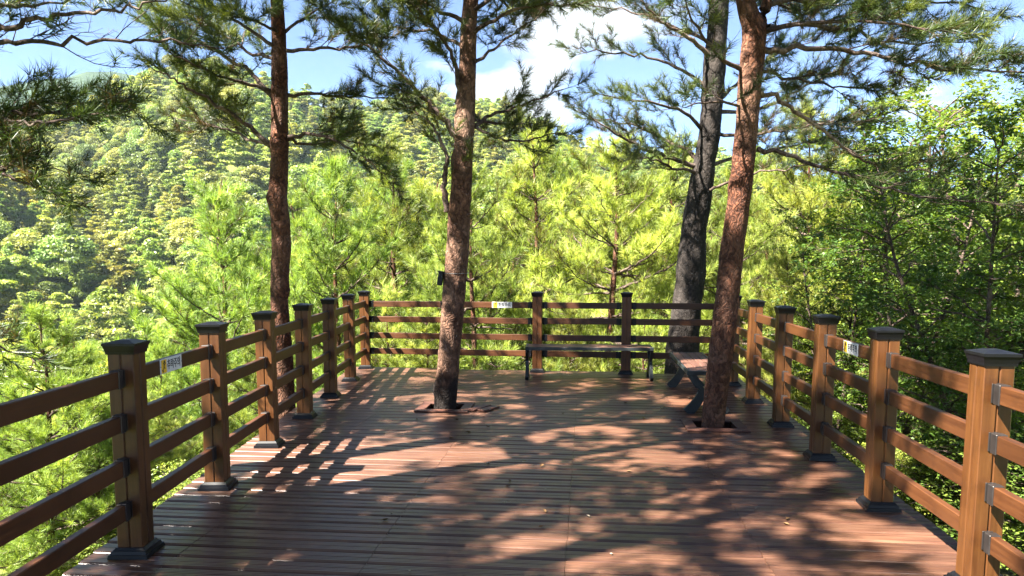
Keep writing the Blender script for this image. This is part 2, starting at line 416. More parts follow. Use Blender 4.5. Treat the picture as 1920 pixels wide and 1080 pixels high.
def terrain(x, y):
    x = np.asarray(x, float); y = np.asarray(y, float)
    r = np.hypot(x, y - 5); az = np.arctan2(x, y - 5)
    k = np.clip((az + .1) / .55, 0, 1) * (np.abs(az) < 2.2); k = k * k * (3 - 2 * k)
    zn = np.interp(r, PR, PZL) * (1 - k) + np.interp(r, PR, PZR) * k
    back = np.clip((-y - 1) / 14, 0, 1) * np.clip(1.4 - np.abs(x) / 22, 0, 1)
    zn = zn * (1 - back) + (-1.2) * back
    t = np.clip((r - 95) / (RIDGE_R - 95), 0, 1)
    zh = zn * (1 - t ** 1.05) + ridge_z(az) * t ** 1.05
    over = np.clip((r - RIDGE_R) / 900, 0, 1)
    z = np.where(r > 95, zh, zn) - over * 160
    w = np.clip((r - 14) / 60, 0, 1)
    z = z + w * (2.6 * np.sin(x * .043 + 1.3) * np.cos(y * .037) + 1.6 * np.sin(x * .09 - y * .07 + .5)) * np.clip(1 - over * 3, .2, 1)
    z = z + w * np.clip((r - 120) / 150, 0, 1) * 12 * np.sin(az * 19 + .7 + r * .006) * np.clip(1.1 - t * .75, 0, 1)
    return z
rr = np.concatenate([[0.01], np.geomspace(1.5, 1150, 120)])
aa = np.linspace(-math.pi, math.pi, 289)[:-1]
gx = (rr[:, None] * np.sin(aa)[None]).ravel(); gy = (5 + rr[:, None] * np.cos(aa)[None]).ravel()
gz = terrain(gx, gy)
na = len(aa)
ii, jj = np.meshgrid(np.arange(len(rr) - 1), np.arange(na), indexing='ij')
F = np.stack([ii * na + jj, ii * na + (jj + 1) % na, (ii + 1) * na + (jj + 1) % na, (ii + 1) * na + jj], -1).reshape(-1, 4)[:, ::-1]
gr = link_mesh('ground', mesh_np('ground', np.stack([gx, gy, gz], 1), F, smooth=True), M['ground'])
tag(gr, kind='structure')

def mountain(peaks, Y, name):
    xs = np.linspace(-1150, 450, 150); ds = np.linspace(-240, 240, 36)
    X, D = np.meshgrid(xs, ds)
    pk = np.interp(X, [p[0] for p in peaks], [p[1] for p in peaks])
    nz = np.array([[mnoise.fractal(Vector((x * .006, d * .006, 3)), 1, 2.1, 5) for x, d in zip(a, b)] for a, b in zip(X, D)])
    Z = -60 + (pk + 60) * np.clip(1 - (np.abs(D) / 248) ** 1.25, 0, 1) + nz * 16 * np.clip(np.abs(D) / 90, .15, 1)
    V = np.stack([X, Y + D, Z], -1).reshape(-1, 3); n = len(xs)
    i, j = np.meshgrid(np.arange(len(ds) - 1), np.arange(n - 1), indexing='ij')
    F = np.stack([i * n + j, i * n + j + 1, (i + 1) * n + j + 1, (i + 1) * n + j], -1).reshape(-1, 4)
    return tag(link_mesh(name, mesh_np(name, V, F, smooth=True), M['mountain']), kind='structure')
MY = 1000.0
def mpt(px, py): p = at_y(px, py, MY); return (p.x, p.z)
mountain([(-1150, 80), mpt(-200, 190), mpt(20, 158), mpt(85, 146), mpt(130, 143), mpt(165, 131), mpt(215, 131), mpt(262, 140), mpt(330, 172), mpt(480, 215), mpt(900, 300), (450, 50)], MY, 'mountain')

# ------------------------------------------------------------------ deck
YAW = R(5.6)
EU = Vector((math.cos(YAW), -math.sin(YAW), 0)); EV = Vector((math.sin(YAW), math.cos(YAW), 0))
def uv(p): return p.x * EU.x + p.y * EU.y, p.x * EV.x + p.y * EV.y
def du(u, v, z=0.0): q = EU * u + EV * v; return Vector((q.x, q.y, z))
LP = [Vector((-2.065 - .0255 * i, 4.02 + 1.2267 * (i - 1), 0)) for i in range(-3, 8)]     # index i+3
for i in range(4): LP[i].y -= .32
RP = [Vector((2.42 + .1225 * (i - 2), 4.80 + 1.245 * (i - 2), 0)) for i in range(-3, 7)]
CORNER_L = LP[-1]; CORNER_R = Vector((3.02, 10.60, 0))
BP = [CORNER_L, Vector((-.93, 11.19, 0)), Vector((.38, 10.995, 0)), Vector((1.66, 10.81, 0)), CORNER_R]
T2B = on_plane(835, 764); T4B = on_plane(1338, 798)
deck = tag(empty('deck'), kind='structure')
DT = 0.028
PITCHV, PW = 0.150, 0.137
def clip_u(v):
    """u-range of the deck at depth v"""
    def line(a, b):
        ua, va = uv(a); ub, vb = uv(b); return ua + (ub - ua) * (v - va) / (vb - va)
    return line(LP[0], LP[-1]) - .24, line(RP[0], RP[-1]) + .22
SEAMS = [-4.4, -3.30, -2.23, -1.16, -.09, .99, 2.06, 3.13, 4.2]
HOLES = []
for T, hw, hv in ((T2B, .20, .20), (T4B, .20, .20)):
    u, v = uv(T); HOLES.append((u - hw, u + hw, v - hv, v + hv))
vmax = uv(CORNER_L)[1] + .17
rows = int(vmax / PITCHV) + 20
def back_limit(u):                        # deck ends a little behind the back rail
    ua, va = uv(CORNER_L); ub, vb = uv(CORNER_R); return va + (vb - va) * (u - ua) / (ub - ua) + .16
rest = MB(); n_pl = 0; plank_cache = {}
RZ_DECK = -YAW
def plank_mesh(L, w):
    key = (round(L, 3), round(w, 3))
    if key not in plank_cache:
        prof = [(-w / 2, -DT), (-w / 2, -.010), (-w / 2 + .004, -.005), (-w / 2 + .014, 0), (-.005, 0), (-.003, -.004), (.003, -.004), (.005, 0),
                (w / 2 - .014, 0), (w / 2 - .004, -.005), (w / 2, -.010), (w / 2, -DT)]
        b = MB(); n = len(prof); b.v = [(-L / 2, y, z) for y, z in prof] + [(L / 2, y, z) for y, z in prof]
        b.f = [(k, (k + 1) % n, n + (k + 1) % n, n + k)[::-1] for k in range(n)] + [tuple(range(n))[::1], tuple(range(n, 2 * n))[::-1]]; me = b.mesh('plank'); me.materials.append(M['deck']); plank_cache[key] = me
    return plank_cache[key]
for k in range(rows):
    v0 = vmax - (k + 1) * PITCHV; vc = v0 + PITCHV / 2
    if vc < -3.4: break
    ulo, uhi = clip_u(vc)
    cuts = [ulo] + [s + rng.uniform(-.004, .004) for s in SEAMS if ulo + .12 < s < uhi - .12] + [uhi]
    segs = [(a + .0012, b - .0012) for a, b in zip(cuts[:-1], cuts[1:])]
    for (h0, h1, hv0, hv1) in HOLES:
        if hv0 < vc < hv1:
            ns = []
            for a, b in segs:
                if b <= h0 or a >= h1: ns.append((a, b)); continue
                if a < h0 - .03: ns.append((a, h0))
                if b > h1 + .03: ns.append((h1, b))
            segs = ns
    for a, b in segs:
        if vc > back_limit((a + b) / 2): continue
        c = du((a + b) / 2, vc + rng.uniform(-.0012, .0012), rng.uniform(-.0025, .0))
        if vc > 2.95:
            o = link_mesh('plank', plank_mesh(b - a, PW), None, deck); o.location = c
            o.rotation_euler = (rng.uniform(-.006, .006), 0, RZ_DECK + rng.uniform(-.0008, .0008)); n_pl += 1
        else:
            rest.box(c + Vector((0, 0, -DT / 2)), (b - a, PW, DT), Matrix.Rotation(RZ_DECK, 3, 'Z'))
tag(rest.build('planking', M['deck'], deck), kind='stuff')
print('planks', n_pl)
for (h0, h1, hv0, hv1) in HOLES:           # trimmers frame each trunk opening below the boards
    for a_, b_ in ((du(h0 - .10, hv1 + .12), du(h1 + .10, hv1 + .12)), (du(h0 - .10, hv0 - .12), du(h1 + .10, hv0 - .12)),
                   (du(h0 - .05, hv0 - .08), du(h0 - .05, hv1 + .08)), (du(h1 + .05, hv0 - .08), du(h1 + .05, hv1 + .08))):
        d_ = b_ - a_; m = MB(); m.box((0, 0, 0), (d_.length, .06, .26)); o = m.build('joist', M['collar'], deck)
        o.location = (a_ + b_) / 2 + Vector((0, 0, -.165)); o.rotation_euler = (0, 0, math.atan2(d_.y, d_.x))
# joists, edge beams, support posts below
def between(a, b, w, h, name, mat, parent, z):
    d = b - a; m = MB(); m.box((0, 0, 0), (d.length, w, h))
    o = m.build(name, mat, parent); o.location = (a + b) / 2 + Vector((0, 0, z)); o.rotation_euler = (0, 0, math.atan2(d.y, d.x)); return o
for a, b in ((LP[0] + Vector((-.12, 0, 0)), LP[-1] + Vector((-.12, 0, 0))), (RP[0] + Vector((.12, 0, 0)), CORNER_R + Vector((.12, 0, 0))), (CORNER_L + Vector((0, .06, 0)), CORNER_R + Vector((0, .06, 0))),
             (du(-.6, -3), du(-.6, 11.0)), (du(1.3, -3), du(1.3, 10.7))):
    between(a, b, .09, .16, 'beam', M['steel'], deck, -.118)
for a, b in zip(LP[1::2], [None] * 9):
    m = MB(); m.box((a.x - .1, a.y, -1.9), (.12, .12, 3.38)); m.build('support_post', M['steel'], deck)
for a in RP[1::2]:
    m = MB(); m.box((a.x + .1, a.y, -1.6), (.12, .12, 2.78)); m.build('support_post', M['steel'], deck)
for a in BP[1:4]:
    m = MB(); m.box((a.x, a.y + .05, -2.1), (.12, .12, 3.78)); m.build('support_post', M['steel'], deck)

# ------------------------------------------------------------------ railings
PWD = 0.138
RAILZ = [.27, .51, .755, .99]; RAILH, RAILT = .088, .042
def post_meshes():
    b = MB()                              # four corner staves round a core leave a groove down each face
    g = .006; s = (PWD - g) / 2
    for sx in (-1, 1):
        for sy in (-1, 1):
            b.box((sx * (s / 2 + g / 2), sy * (s / 2 + g / 2), .58), (s, s, 1.10), bevel=.004)
    b.box((0, 0, .58), (PWD - .014, PWD - .014, 1.098))
    pm = b.mesh('post')
    c = MB()
    c.frustum((0, 0, 1.118), PWD + .012, PWD + .016, .012)
    c.frustum((0, 0, 1.130), PWD + .014, PWD + .032, .034)
    c.frustum((0, 0, 1.164), PWD + .038, PWD + .038, .014)
    c.frustum((0, 0, 1.178), PWD + .030, .060, .014)
    cm = c.mesh('cap')
    t = MB()
    t.frustum((0, 0, .001), PWD + .078, PWD + .072, .020)
    t.frustum((0, 0, .021), PWD + .056, PWD + .046, .018)
    t.frustum((0, 0, .039), PWD + .036, PWD + .014, .016)
    tm = t.mesh('base_trim')
    pm.materials.append(M['post']); cm.materials.append(M['black']); tm.materials.append(M['black'])
    return pm, cm, tm
PM, CM, TM = post_meshes()
def add_post(fence, p, ang):
    o = link_mesh('post', PM, None, fence, p); o.rotation_euler = (rng.gauss(0, .004), rng.gauss(0, .004), ang + rng.gauss(0, .01))
    link_mesh('cap', CM, None, o); link_mesh('base_trim', TM, None, o)
    return o
def bracket_mesh():
    b = MB()                              # hinged socket: sleeve over the rail end, pin plate to the post
    b.box((.045, 0, 0), (.050, RAILT + .010, RAILH + .010), bevel=.003)
    b.box((.010, 0, 0), (.024, .022, RAILH * .72), bevel=.002)
    b.box((.0, 0, .0), (.006, RAILT + .006, RAILH + .004), bevel=.001)
    b.tube([(.011, 0, -.05), (.011, 0, .05)], .009, 8)
    me = b.mesh('bracket'); return me
BR = bracket_mesh(); BRB = BR.copy()
BR.materials.append(M['bracket']); BRB.materials.append(M['black'])
def add_rails(fence, a, b, brm):
    d = b - a; L = d.length; ang = math.atan2(d.y, d.x); u = d.normalized()
    g = PWD / 2 + .003
    for z in RAILZ:
        Lr = L - 2 * g - .046
        m = MB(); m.box((0, 0, 0), (Lr, RAILT, RAILH), bevel=.004)
        o = m.build('rail', M['rail'], fence)
        dz = rng.uniform(-.003, .003)
        o.location = (a + b) / 2 + Vector((0, 0, z + dz)); o.rotation_euler = (0, rng.uniform(-.002, .002), ang)
        for sgn in (-1, 1):
            q = link_mesh('bracket', brm, None, o); q.location = (sgn * (L / 2 - g), 0, 0)
            q.rotation_euler = (0, 0, 0 if sgn < 0 else math.pi)
fl = tag(empty('railing', LP[0]), 'brown timber railing with black post caps beside the valley drop and red leaning trunk', 'railing', 'deck railings')
fl['label'] = 'brown timber side railing with black caps overlooking the open valley'
fr_ = tag(empty('railing', RP[0]), 'brown timber side railing with black caps beside the leafy broadleaf trees', 'railing', 'deck railings')
fb = tag(empty('railing', CORNER_L), 'brown timber end railing behind the empty bench, joining the two side railings', 'railing', 'deck railings')
def fence(root, pts, own, ang, brm):
    for i, p in enumerate(pts):
        if own[i]: add_post(root, p - root.location, ang)
    for a, b in zip(pts[:-1], pts[1:]): add_rails(root, a - root.location, b - root.location, brm)
fence(fl, LP, [True] * len(LP), math.atan2((LP[-1] - LP[0]).y, (LP[-1] - LP[0]).x) - math.pi / 2, BR)
fence(fr_, RP + [CORNER_R], [True] * (len(RP) + 1), math.atan2((RP[-1] - RP[0]).y, (RP[-1] - RP[0]).x) - math.pi / 2, BR)
fence(fb, BP, [False, True, True, True, False], math.atan2((CORNER_R - CORNER_L).y, (CORNER_R - CORNER_L).x), BRB)

# ------------------------------------------------------------------ warning signs
def text_mesh(body, size):
    cu = bpy.data.curves.new('lettering', 'FONT'); cu.body = body; cu.size = size
    cu.align_x = 'CENTER'; cu.align_y = 'CENTER'; cu.extrude = .0006; cu.offset = size * .016
    o = bpy.data.objects.new('lettering', cu); col.objects.link(o)
    dg = bpy.context.evaluated_depsgraph_get(); dg.update()
    me = bpy.data.meshes.new_from_object(o.evaluated_get(dg))
    bpy.data.objects.remove(o); bpy.data.curves.remove(cu)
    me.materials.clear(); me.materials.append(M['ink']); me.name = 'lettering'
    return me
TXT = text_mesh('추락주의', .064)
SW, SH = .30, .088
def sign(pos, ang, label):
    """local x runs along the board, -y faces the reader"""
    r = tag(empty('warning_sign', pos, ang), label, 'sign', 'fall warning signs on the railings')
    b = MB(); b.box((0, 0, 0), (SW, .003, SH), bevel=.001); b.build('plate', M['white'], r)
    b = MB(); b.box((-SW / 2 + .048, -.0026, 0), (.066, .0016, .078)); p = b.build('pictogram', M['yellow'], r)
    b = MB()                              # falling figure over a crumbling edge
    b.tube([(-.098, -.0042, .024), (-.0978, -.0042, .0245)], .0075, 8)
    def bar(x0, z0, x1, z1, w):
        d = Vector((x1 - x0, 0, z1 - z0)); a = math.atan2(d.z, d.x)
        b.box(((x0 + x1) / 2, -.0042, (z0 + z1) / 2), (d.length, .0012, w), Matrix.Rotation(-a, 3, 'Y'))
    bar(-.100, .015, -.106, -.006, .010); bar(-.102, .011, -.082, .018, .005); bar(-.102, .011, -.116, .022, .005)
    bar(-.106, -.006, -.090, -.014, .006); bar(-.106, -.006, -.118, -.022, .006); bar(-.129, -.020, -.112, -.034, .008)
    for sx in (-1,):
        b.tube([(-.098, -.0048, .027), (-.098, -.0036, .027)], .0085, 10)
    b.build('figure', M['ink'], p)
    t = link_mesh('lettering', TXT, None, r); t.location = (.036, -.0022, -.001); t.rotation_euler = (math.pi / 2, 0, 0); t.scale = (.80, 1, 1)
    b = MB()
    for sx in (-1, 1): b.tube([(sx * (SW / 2 - .007), -.003, 0), (sx * (SW / 2 - .007), -.0014, 0)], .003, 8)
    b.build('screw', M['steel'], r)
    return r
off = RAILT / 2 + .0022
p = LP[4].lerp(LP[5], .40); d = (LP[5] - LP[4]).normalized()
sign(p + Vector((d.y, -d.x, 0)) * off + Vector((0, 0, .99)), math.atan2(d.y, d.x), 'small white fall warning sign on the top rail of the valley side railing')
p = BP[1].lerp(BP[2], .60); d = (BP[2] - BP[1]).normalized()
sign(p + Vector((d.y, -d.x, 0)) * off + Vector((0, 0, .99)), math.atan2(d.y, d.x), 'small white fall warning sign on the end railing beside the pale pine trunk')
p = RP[5].lerp(RP[6], .46); d = (RP[5] - RP[6]).normalized()
sign(p + Vector((d.y, -d.x, 0)) * off + Vector((0, 0, .99)), math.atan2(d.y, d.x), 'small white fall warning sign on the railing beside the broadleaf trees')

# ------------------------------------------------------------------ benches
def bench(pos, rz, L, label):
    r = tag(empty('bench', pos, rz), label, 'bench', 'benches on the deck')
    Wd, H = .42, .455
    for i in range(4):
        y = -Wd / 2 + .030 + (i + .5) * (Wd - .060) / 4
        b = MB(); b.box((0, y, H - .016), (L - .030, (Wd - .060) / 4 - .008, .030), bevel=.004); b.build('seat_slat', M['bench_wood'], r)
    b = MB()
    for sy in (-1, 1): b.box((0, sy * (Wd / 2 - .013), H - .024), (L - .016, .024, .046), bevel=.003)
    b.box((0, 0, H - .048), (L - .2, .05, .02)); b.build('seat_frame', M['iron'], r)
    # cast end: two arcs crossing like an hourglass under a flat head with a triangular opening
    for sx in (-1, 1):
        b = MB(); x0, x1 = sorted((sx * L / 2, sx * (L / 2 - .042)))
        def strip(path, w):
            n = len(path); o1 = []; o2 = []
            for k, (y, z) in enumerate(path):
                ya, za = path[max(k - 1, 0)]; yb, zb = path[min(k + 1, n - 1)]
                t = Vector((yb - ya, zb - za)).normalized(); nx, nz = -t.y, t.x
                ww = w[k] if hasattr(w, '__len__') else w
                o1.append((y + nx * ww / 2, z + nz * ww / 2)); o2.append((y - nx * ww / 2, z - nz * ww / 2))
            i = len(b.v)
            for (A, B) in zip(o1, o2):
                b.v += [(x0, *A), (x1, *A), (x1, *B), (x0, *B)]
            for k in range(n - 1):
                a = i + 4 * k
                for q in range(4): b.f.append((a + q, a + (q + 1) % 4, a + 4 + (q + 1) % 4, a + 4 + q))
            b.f.append((i + 3, i + 2, i + 1, i)); b.f.append(tuple(i + 4 * (n - 1) + q for q in range(4)))
        b.box(((x0 + x1) / 2, 0, H - .022), (.042, Wd + .012, .046), bevel=.004)
        for s in (-1, 1):
            # head diagonals down to the waist, then a flaring curved foot
            strip([(s * .185, H - .045), (s * .150, H - .095), (s * .085, H - .165), (s * .035, H - .215)], [.055, .050, .045, .05])
            N = 9
            arc = [(s * (.055 + .150 * (k / N) ** 1.7), .245 * (1 - k / N)) for k in range(N + 1)]
            strip(arc, [.085 + .03 * k / N for k in range(N + 1)])
        b.box(((x0 + x1) / 2, 0, .235), (.040, .13, .08), bevel=.004)
        b.build('leg', M['iron'], r)
    return r
bA, bB = on_plane(985, 712), on_plane(1222, 714)
mid = (bA + bB) / 2; dd = bB - bA
bench(mid + Vector((.02, .20, .001)), math.atan2(dd.y, dd.x), dd.length + .02, 'slatted bench with dark iron ends in front of the end railing')
n0, f0 = on_plane(1343, 784), on_plane(1296, 733)
ax = EV
mid = Vector((2.17, 8.74, .001))
bench(mid, math.atan2(ax.y, ax.x), 1.74, 'slatted bench with crossed dark iron legs behind the leaning red pine trunk')

# ------------------------------------------------------------------ timber collars round the two trunks on the deck
def collar(T, label, loose):
    r = tag(empty('tree_collar', T, -YAW), label, 'tree collar', 'timber collars around deck trees')
    w, t, hw, hv = .105, .017, .19, .17
    for c, s in (((0, -hv - w / 2, t / 2), (2 * hw + 2 * w, w, t)), ((0, hv + w / 2, t / 2), (2 * hw + 2 * w, w, t)),
                 ((-hw - w / 2, 0, t / 2), (w, 2 * hv - .004, t)), ((hw + w / 2, 0, t / 2), (w, 2 * hv - .004, t))):
        b = MB(); b.box((0, 0, 0), s, bevel=.003); o = b.build('board', M['collar'], r); o.location = (c[0], c[1], c[2] + .002)
        o.rotation_euler = (rng.uniform(-.006, .006), rng.uniform(-.002, .002), rng.uniform(-.006, .006))
    return r
collar(T2B + Vector((0, -.02, 0)), 'square timber collar around the foot of the pale pine trunk', True)
collar(T4B + Vector((0, -.02, 0)), 'square timber collar around the foot of the leaning red pine trunk', False)
for i, (u, v, rz, L) in enumerate(((.385, -.05, 1.12, .34), (.50, -.09, 1.06, .28))):
    q = T2B + EU * u + EV * v
    b = MB(); b.box((0, 0, .0125), (L, .10, .021), bevel=.003)
    o = b.build('loose_board', M['collar'], None, loc=q + Vector((0, 0, .002))); o.rotation_euler = (0, 0, rz - YAW)
    tag(o, ['loose short board lying against the collar of the pale pine', 'loose short board lying farthest out beside the pale pine collar'][i], 'board', 'loose collar boards')
#---SPLIT---
# ------------------------------------------------------------------ trees: geometry kits
def catmull(pts, per=6):
    P = [Vector(p) for p in pts]; P = [P[0] * 2 - P[1]] + P + [P[-1] * 2 - P[-2]]
    out = []
    for i in range(1, len(P) - 2):
        for k in range(per):
            t = k / per; t2, t3 = t * t, t * t * t
            out.append(.5 * ((2 * P[i]) + (P[i + 1] - P[i - 1]) * t + (2 * P[i - 1] - 5 * P[i] + 4 * P[i + 1] - P[i + 2]) * t2 + (3 * P[i] - P[i - 1] - 3 * P[i + 1] + P[i + 2]) * t3))
    out.append(P[-2]); return out

def trunk_mesh(name, path, radii, sides=40, per=14, amp=.06, seed=0, knots=()):
    """path of points, radii per point; displaced surface"""
    pts = catmull(path, per); n = len(pts)
    rad = np.interp(np.linspace(0, len(path) - 1, n), np.arange(len(path)), radii)
    V = []; u = Vector((1, 0, 0))
    for k, p in enumerate(pts):
        t = (pts[min(k + 1, n - 1)] - pts[max(k - 1, 0)]).normalized()
        u = (u - t * u.dot(t)).normalized(); w = t.cross(u)
        for q in range(sides):
            a = 2 * math.pi * q / sides; d = u * math.cos(a) + w * math.sin(a)
            s = p + d * rad[k]
            f = 1 + amp * 1.4 * mnoise.noise(Vector((s.x * 4 + seed, s.y * 4, s.z * 1.6))) + amp * .9 * mnoise.noise(Vector((s.x * 13, s.y * 13 + seed, s.z * 6))) \
                  + amp * .55 * mnoise.noise(Vector((s.x * 38, s.y * 38 + seed, s.z * 20)))
            for kp, kr, kh in knots:
                dd = (s - kp).length / kr
                if dd < 1: f += kh * (1 - dd * dd) ** 2
            V.append(p + d * (rad[k] * f))
    i, j = np.meshgrid(np.arange(n - 1), np.arange(sides), indexing='ij')
    F = np.stack([i * sides + j, i * sides + (j + 1) % sides, (i + 1) * sides + (j + 1) % sides, (i + 1) * sides + j], -1).reshape(-1, 4)
    return mesh_np(name, np.array([tuple(v) for v in V]), F, smooth=True), pts, rad

class Grow:
    """twigs and foliage anchors grown from main branches"""
    def __init__(s, seed, sub_gap=.16, sub_len=.42, sub_max=.8, ter_gap=.09, ter_len=.17, tuft_gap=.10, up=.28, bare=.22, twig_r=.005):
        s.r = random.Random(seed); s.__dict__.update(sub_gap=sub_gap, sub_len=sub_len, sub_max=sub_max, ter_gap=ter_gap, ter_len=ter_len, tuft_gap=tuft_gap, up=up, bare=bare, twig_r=twig_r)
        s.tp = []; s.td = []; s.tt = []
    def tuft(s, p, d, tint): s.tp.append((p.x, p.y, p.z)); s.td.append((d.x, d.y, d.z)); s.tt.append(tint)
    def branch(s, pts, r0, mb, leafy=1.0, r1=.006, per=5):
        rnd = s.r; P = catmull(pts, per)
        # small kinks keep the limb from looking drawn with a ruler
        L = sum((b - a).length for a, b in zip(P[:-1], P[1:]))
        for k in range(1, len(P) - 1):
            P[k] = P[k] + Vector((rnd.gauss(0, 1), rnd.gauss(0, 1), rnd.gauss(0, 1))) * (.008 * min(L, 2.2))
        n = len(P); rad = [r0 + (r1 - r0) * (k / (n - 1)) ** .8 for k in range(n)]
        mb.tube(P, rad, 6 if r0 > .015 else 5, cap=False)
        acc = 0; nxt = s.bare * L; side = rnd.choice((-1, 1)); shade = rnd.uniform(-.26, .24)
        for a, b in zip(P[:-1], P[1:]):
            l = (b - a).length
            while acc + l >= nxt:
                f = (nxt - acc) / max(l, 1e-6); p = a.lerp(b, f); t = nxt / L; side = -side
                T = (b - a).normalized(); S = T.cross(Vector((0, 0, 1)))
                S = S.normalized() if S.length > .05 else Vector((1, 0, 0))
                S = Matrix.Rotation(rnd.gauss(0, .5), 3, T) @ S
                an = rnd.uniform(.65, 1.15)
                d = (T * math.cos(an) + S * (side * math.sin(an)) + Vector((0, 0, s.up * rnd.uniform(.2, 1.4)))).normalized()
                sl = min(s.sub_max, s.sub_len * L * (1 - .80 * t) + .10) * rnd.uniform(.55, 1.15)
                if rnd.random() < .93: s.sub(p, d, T, sl, mb, shade, leafy)
                nxt += s.sub_gap * rnd.uniform(.7, 1.35)
            acc += l
        T = (P[-1] - P[-2]).normalized(); s.sub(P[-1], T, T, s.ter_len * 1.6, mb, shade, leafy)
    def sub(s, p, d, T, L, mb, shade, leafy):
        rnd = s.r; N = 4; pts = [p]; dd = d
        for k in range(N):
            dd = (dd + T * .10 + Vector((rnd.gauss(0, .13), rnd.gauss(0, .13), rnd.gauss(.05, .10)))).normalized()
            pts.append(pts[-1] + dd * (L / N))
        r = s.twig_r * (.6 + L)
        mb.tube(pts, [r, r * .8, r * .65, r * .5, r * .35], 4, cap=False)
        q = .22 * L; sd = 1
        while q < L:
            k = min(int(q / L * N), N - 1); f = q / L * N - k; b = pts[k].lerp(pts[k + 1], f)
            D = (pts[k + 1] - pts[k]).normalized(); S = D.cross(Vector((0, 0, 1))); S = S.normalized() if S.length > .05 else Vector((1, 0, 0))
            sd = -sd; an = rnd.uniform(.5, 1.0)
            S = Matrix.Rotation(rnd.gauss(0, .7), 3, D) @ S
            td = (D * math.cos(an) + S * (sd * math.sin(an)) + Vector((0, 0, s.up * rnd.uniform(.2, 1.6)))).normalized()
            tl = s.ter_len * rnd.uniform(.5, 1.25)
            e = b + td * tl; m = b.lerp(e, .5) + Vector((0, 0, -.01 * tl))
            mb.tube([b, m, e], [r * .5, r * .38, r * .25], 3, cap=False)
            tint = min(1, max(0, .45 + shade + rnd.gauss(0, .2)))
            if rnd.random() < leafy:
                s.tuft(e, td, tint)
                x = tl - s.tuft_gap
                while x > .02: s.tuft(b + td * x, td, tint - .1); x -= s.tuft_gap
            q += s.ter_gap * rnd.uniform(.7, 1.35)
        if rnd.random() < leafy:
            tint = min(1, max(0, .5 + shade + rnd.gauss(0, .2)))
            s.tuft(pts[-1], dd, tint); s.tuft(pts[-1].lerp(pts[-2], .5), dd, tint)

def frames(D, rs):
    D = D / np.linalg.norm(D, axis=1, keepdims=True)
    ref = rs.normal(size=D.shape); U = np.cross(D, ref); U /= np.linalg.norm(U, axis=1, keepdims=True)
    return D, U, np.cross(D, U)
def needles(name, g, K=26, length=.10, width=.004, a0=.35, a1=1.15, axial=.07, seed=0):
    """each anchor carries K slim needles that spray forward round its shoot"""
    rs = np.random.RandomState(seed); P = np.array(g.tp); D, U, W = frames(np.array(g.td), rs); tn = np.array(g.tt)
    N = len(P); phi = rs.uniform(0, 2 * np.pi, (N, K)); th = rs.uniform(a0, a1, (N, K)); ln = length * rs.uniform(.7, 1.15, (N, K)); s0 = rs.uniform(-1, .25, (N, K)) * axial
    ca, sa = np.cos(th)[..., None], np.sin(th)[..., None]
    rad = np.cos(phi)[..., None] * U[:, None] + np.sin(phi)[..., None] * W[:, None]
    dirn = ca * D[:, None] + sa * rad
    base = P[:, None] + D[:, None] * s0[..., None]
    tan = -np.sin(phi)[..., None] * U[:, None] + np.cos(phi)[..., None] * W[:, None]
    tan = tan + rs.normal(0, .6, tan.shape); tan /= np.linalg.norm(tan, axis=-1, keepdims=True)
    tip = base + dirn * ln[..., None]; tip[..., 2] -= .08 * ln
    mid = base + dirn * (ln * .3)[..., None]
    a = mid + tan * width * .5; b = mid - tan * width * .5
    V = np.stack([base, b, tip, a], 2).reshape(-1, 3)
    F = np.arange(N * K * 4).reshape(-1, 4)
    t = np.repeat(np.clip(tn[:, None] + rs.normal(0, .10, (N, K)), 0, 1).ravel(), 4)
    return mesh_np(name, V, F, t)
def needles_tri(name, g, K=14, length=.15, width=.008, a0=.3, a1=1.05, axial=.09, seed=0):
    rs = np.random.RandomState(seed); P = np.array(g.tp); D, U, W = frames(np.array(g.td), rs); tn = np.array(g.tt)
    N = len(P); phi = rs.uniform(0, 2 * np.pi, (N, K)); th = rs.uniform(a0, a1, (N, K)); ln = length * rs.uniform(.65, 1.2, (N, K)); s0 = rs.uniform(-1, .2, (N, K)) * axial
    rad = np.cos(phi)[..., None] * U[:, None] + np.sin(phi)[..., None] * W[:, None]
    dirn = np.cos(th)[..., None] * D[:, None] + np.sin(th)[..., None] * rad
    base = P[:, None] + D[:, None] * s0[..., None]
    tan = rs.normal(0, 1, dirn.shape); tan -= dirn * (tan * dirn).sum(-1, keepdims=True); tan /= np.linalg.norm(tan, axis=-1, keepdims=True)
    V = np.stack([base - tan * width * .5, base + tan * width * .5, base + dirn * ln[..., None]], 2).reshape(-1, 3)
    t = np.repeat(np.clip(tn[:, None] + rs.normal(0, .10, (N, K)), 0, 1).ravel(), 3)
    return mesh_np(name, V, np.arange(N * K * 3).reshape(-1, 3), t)
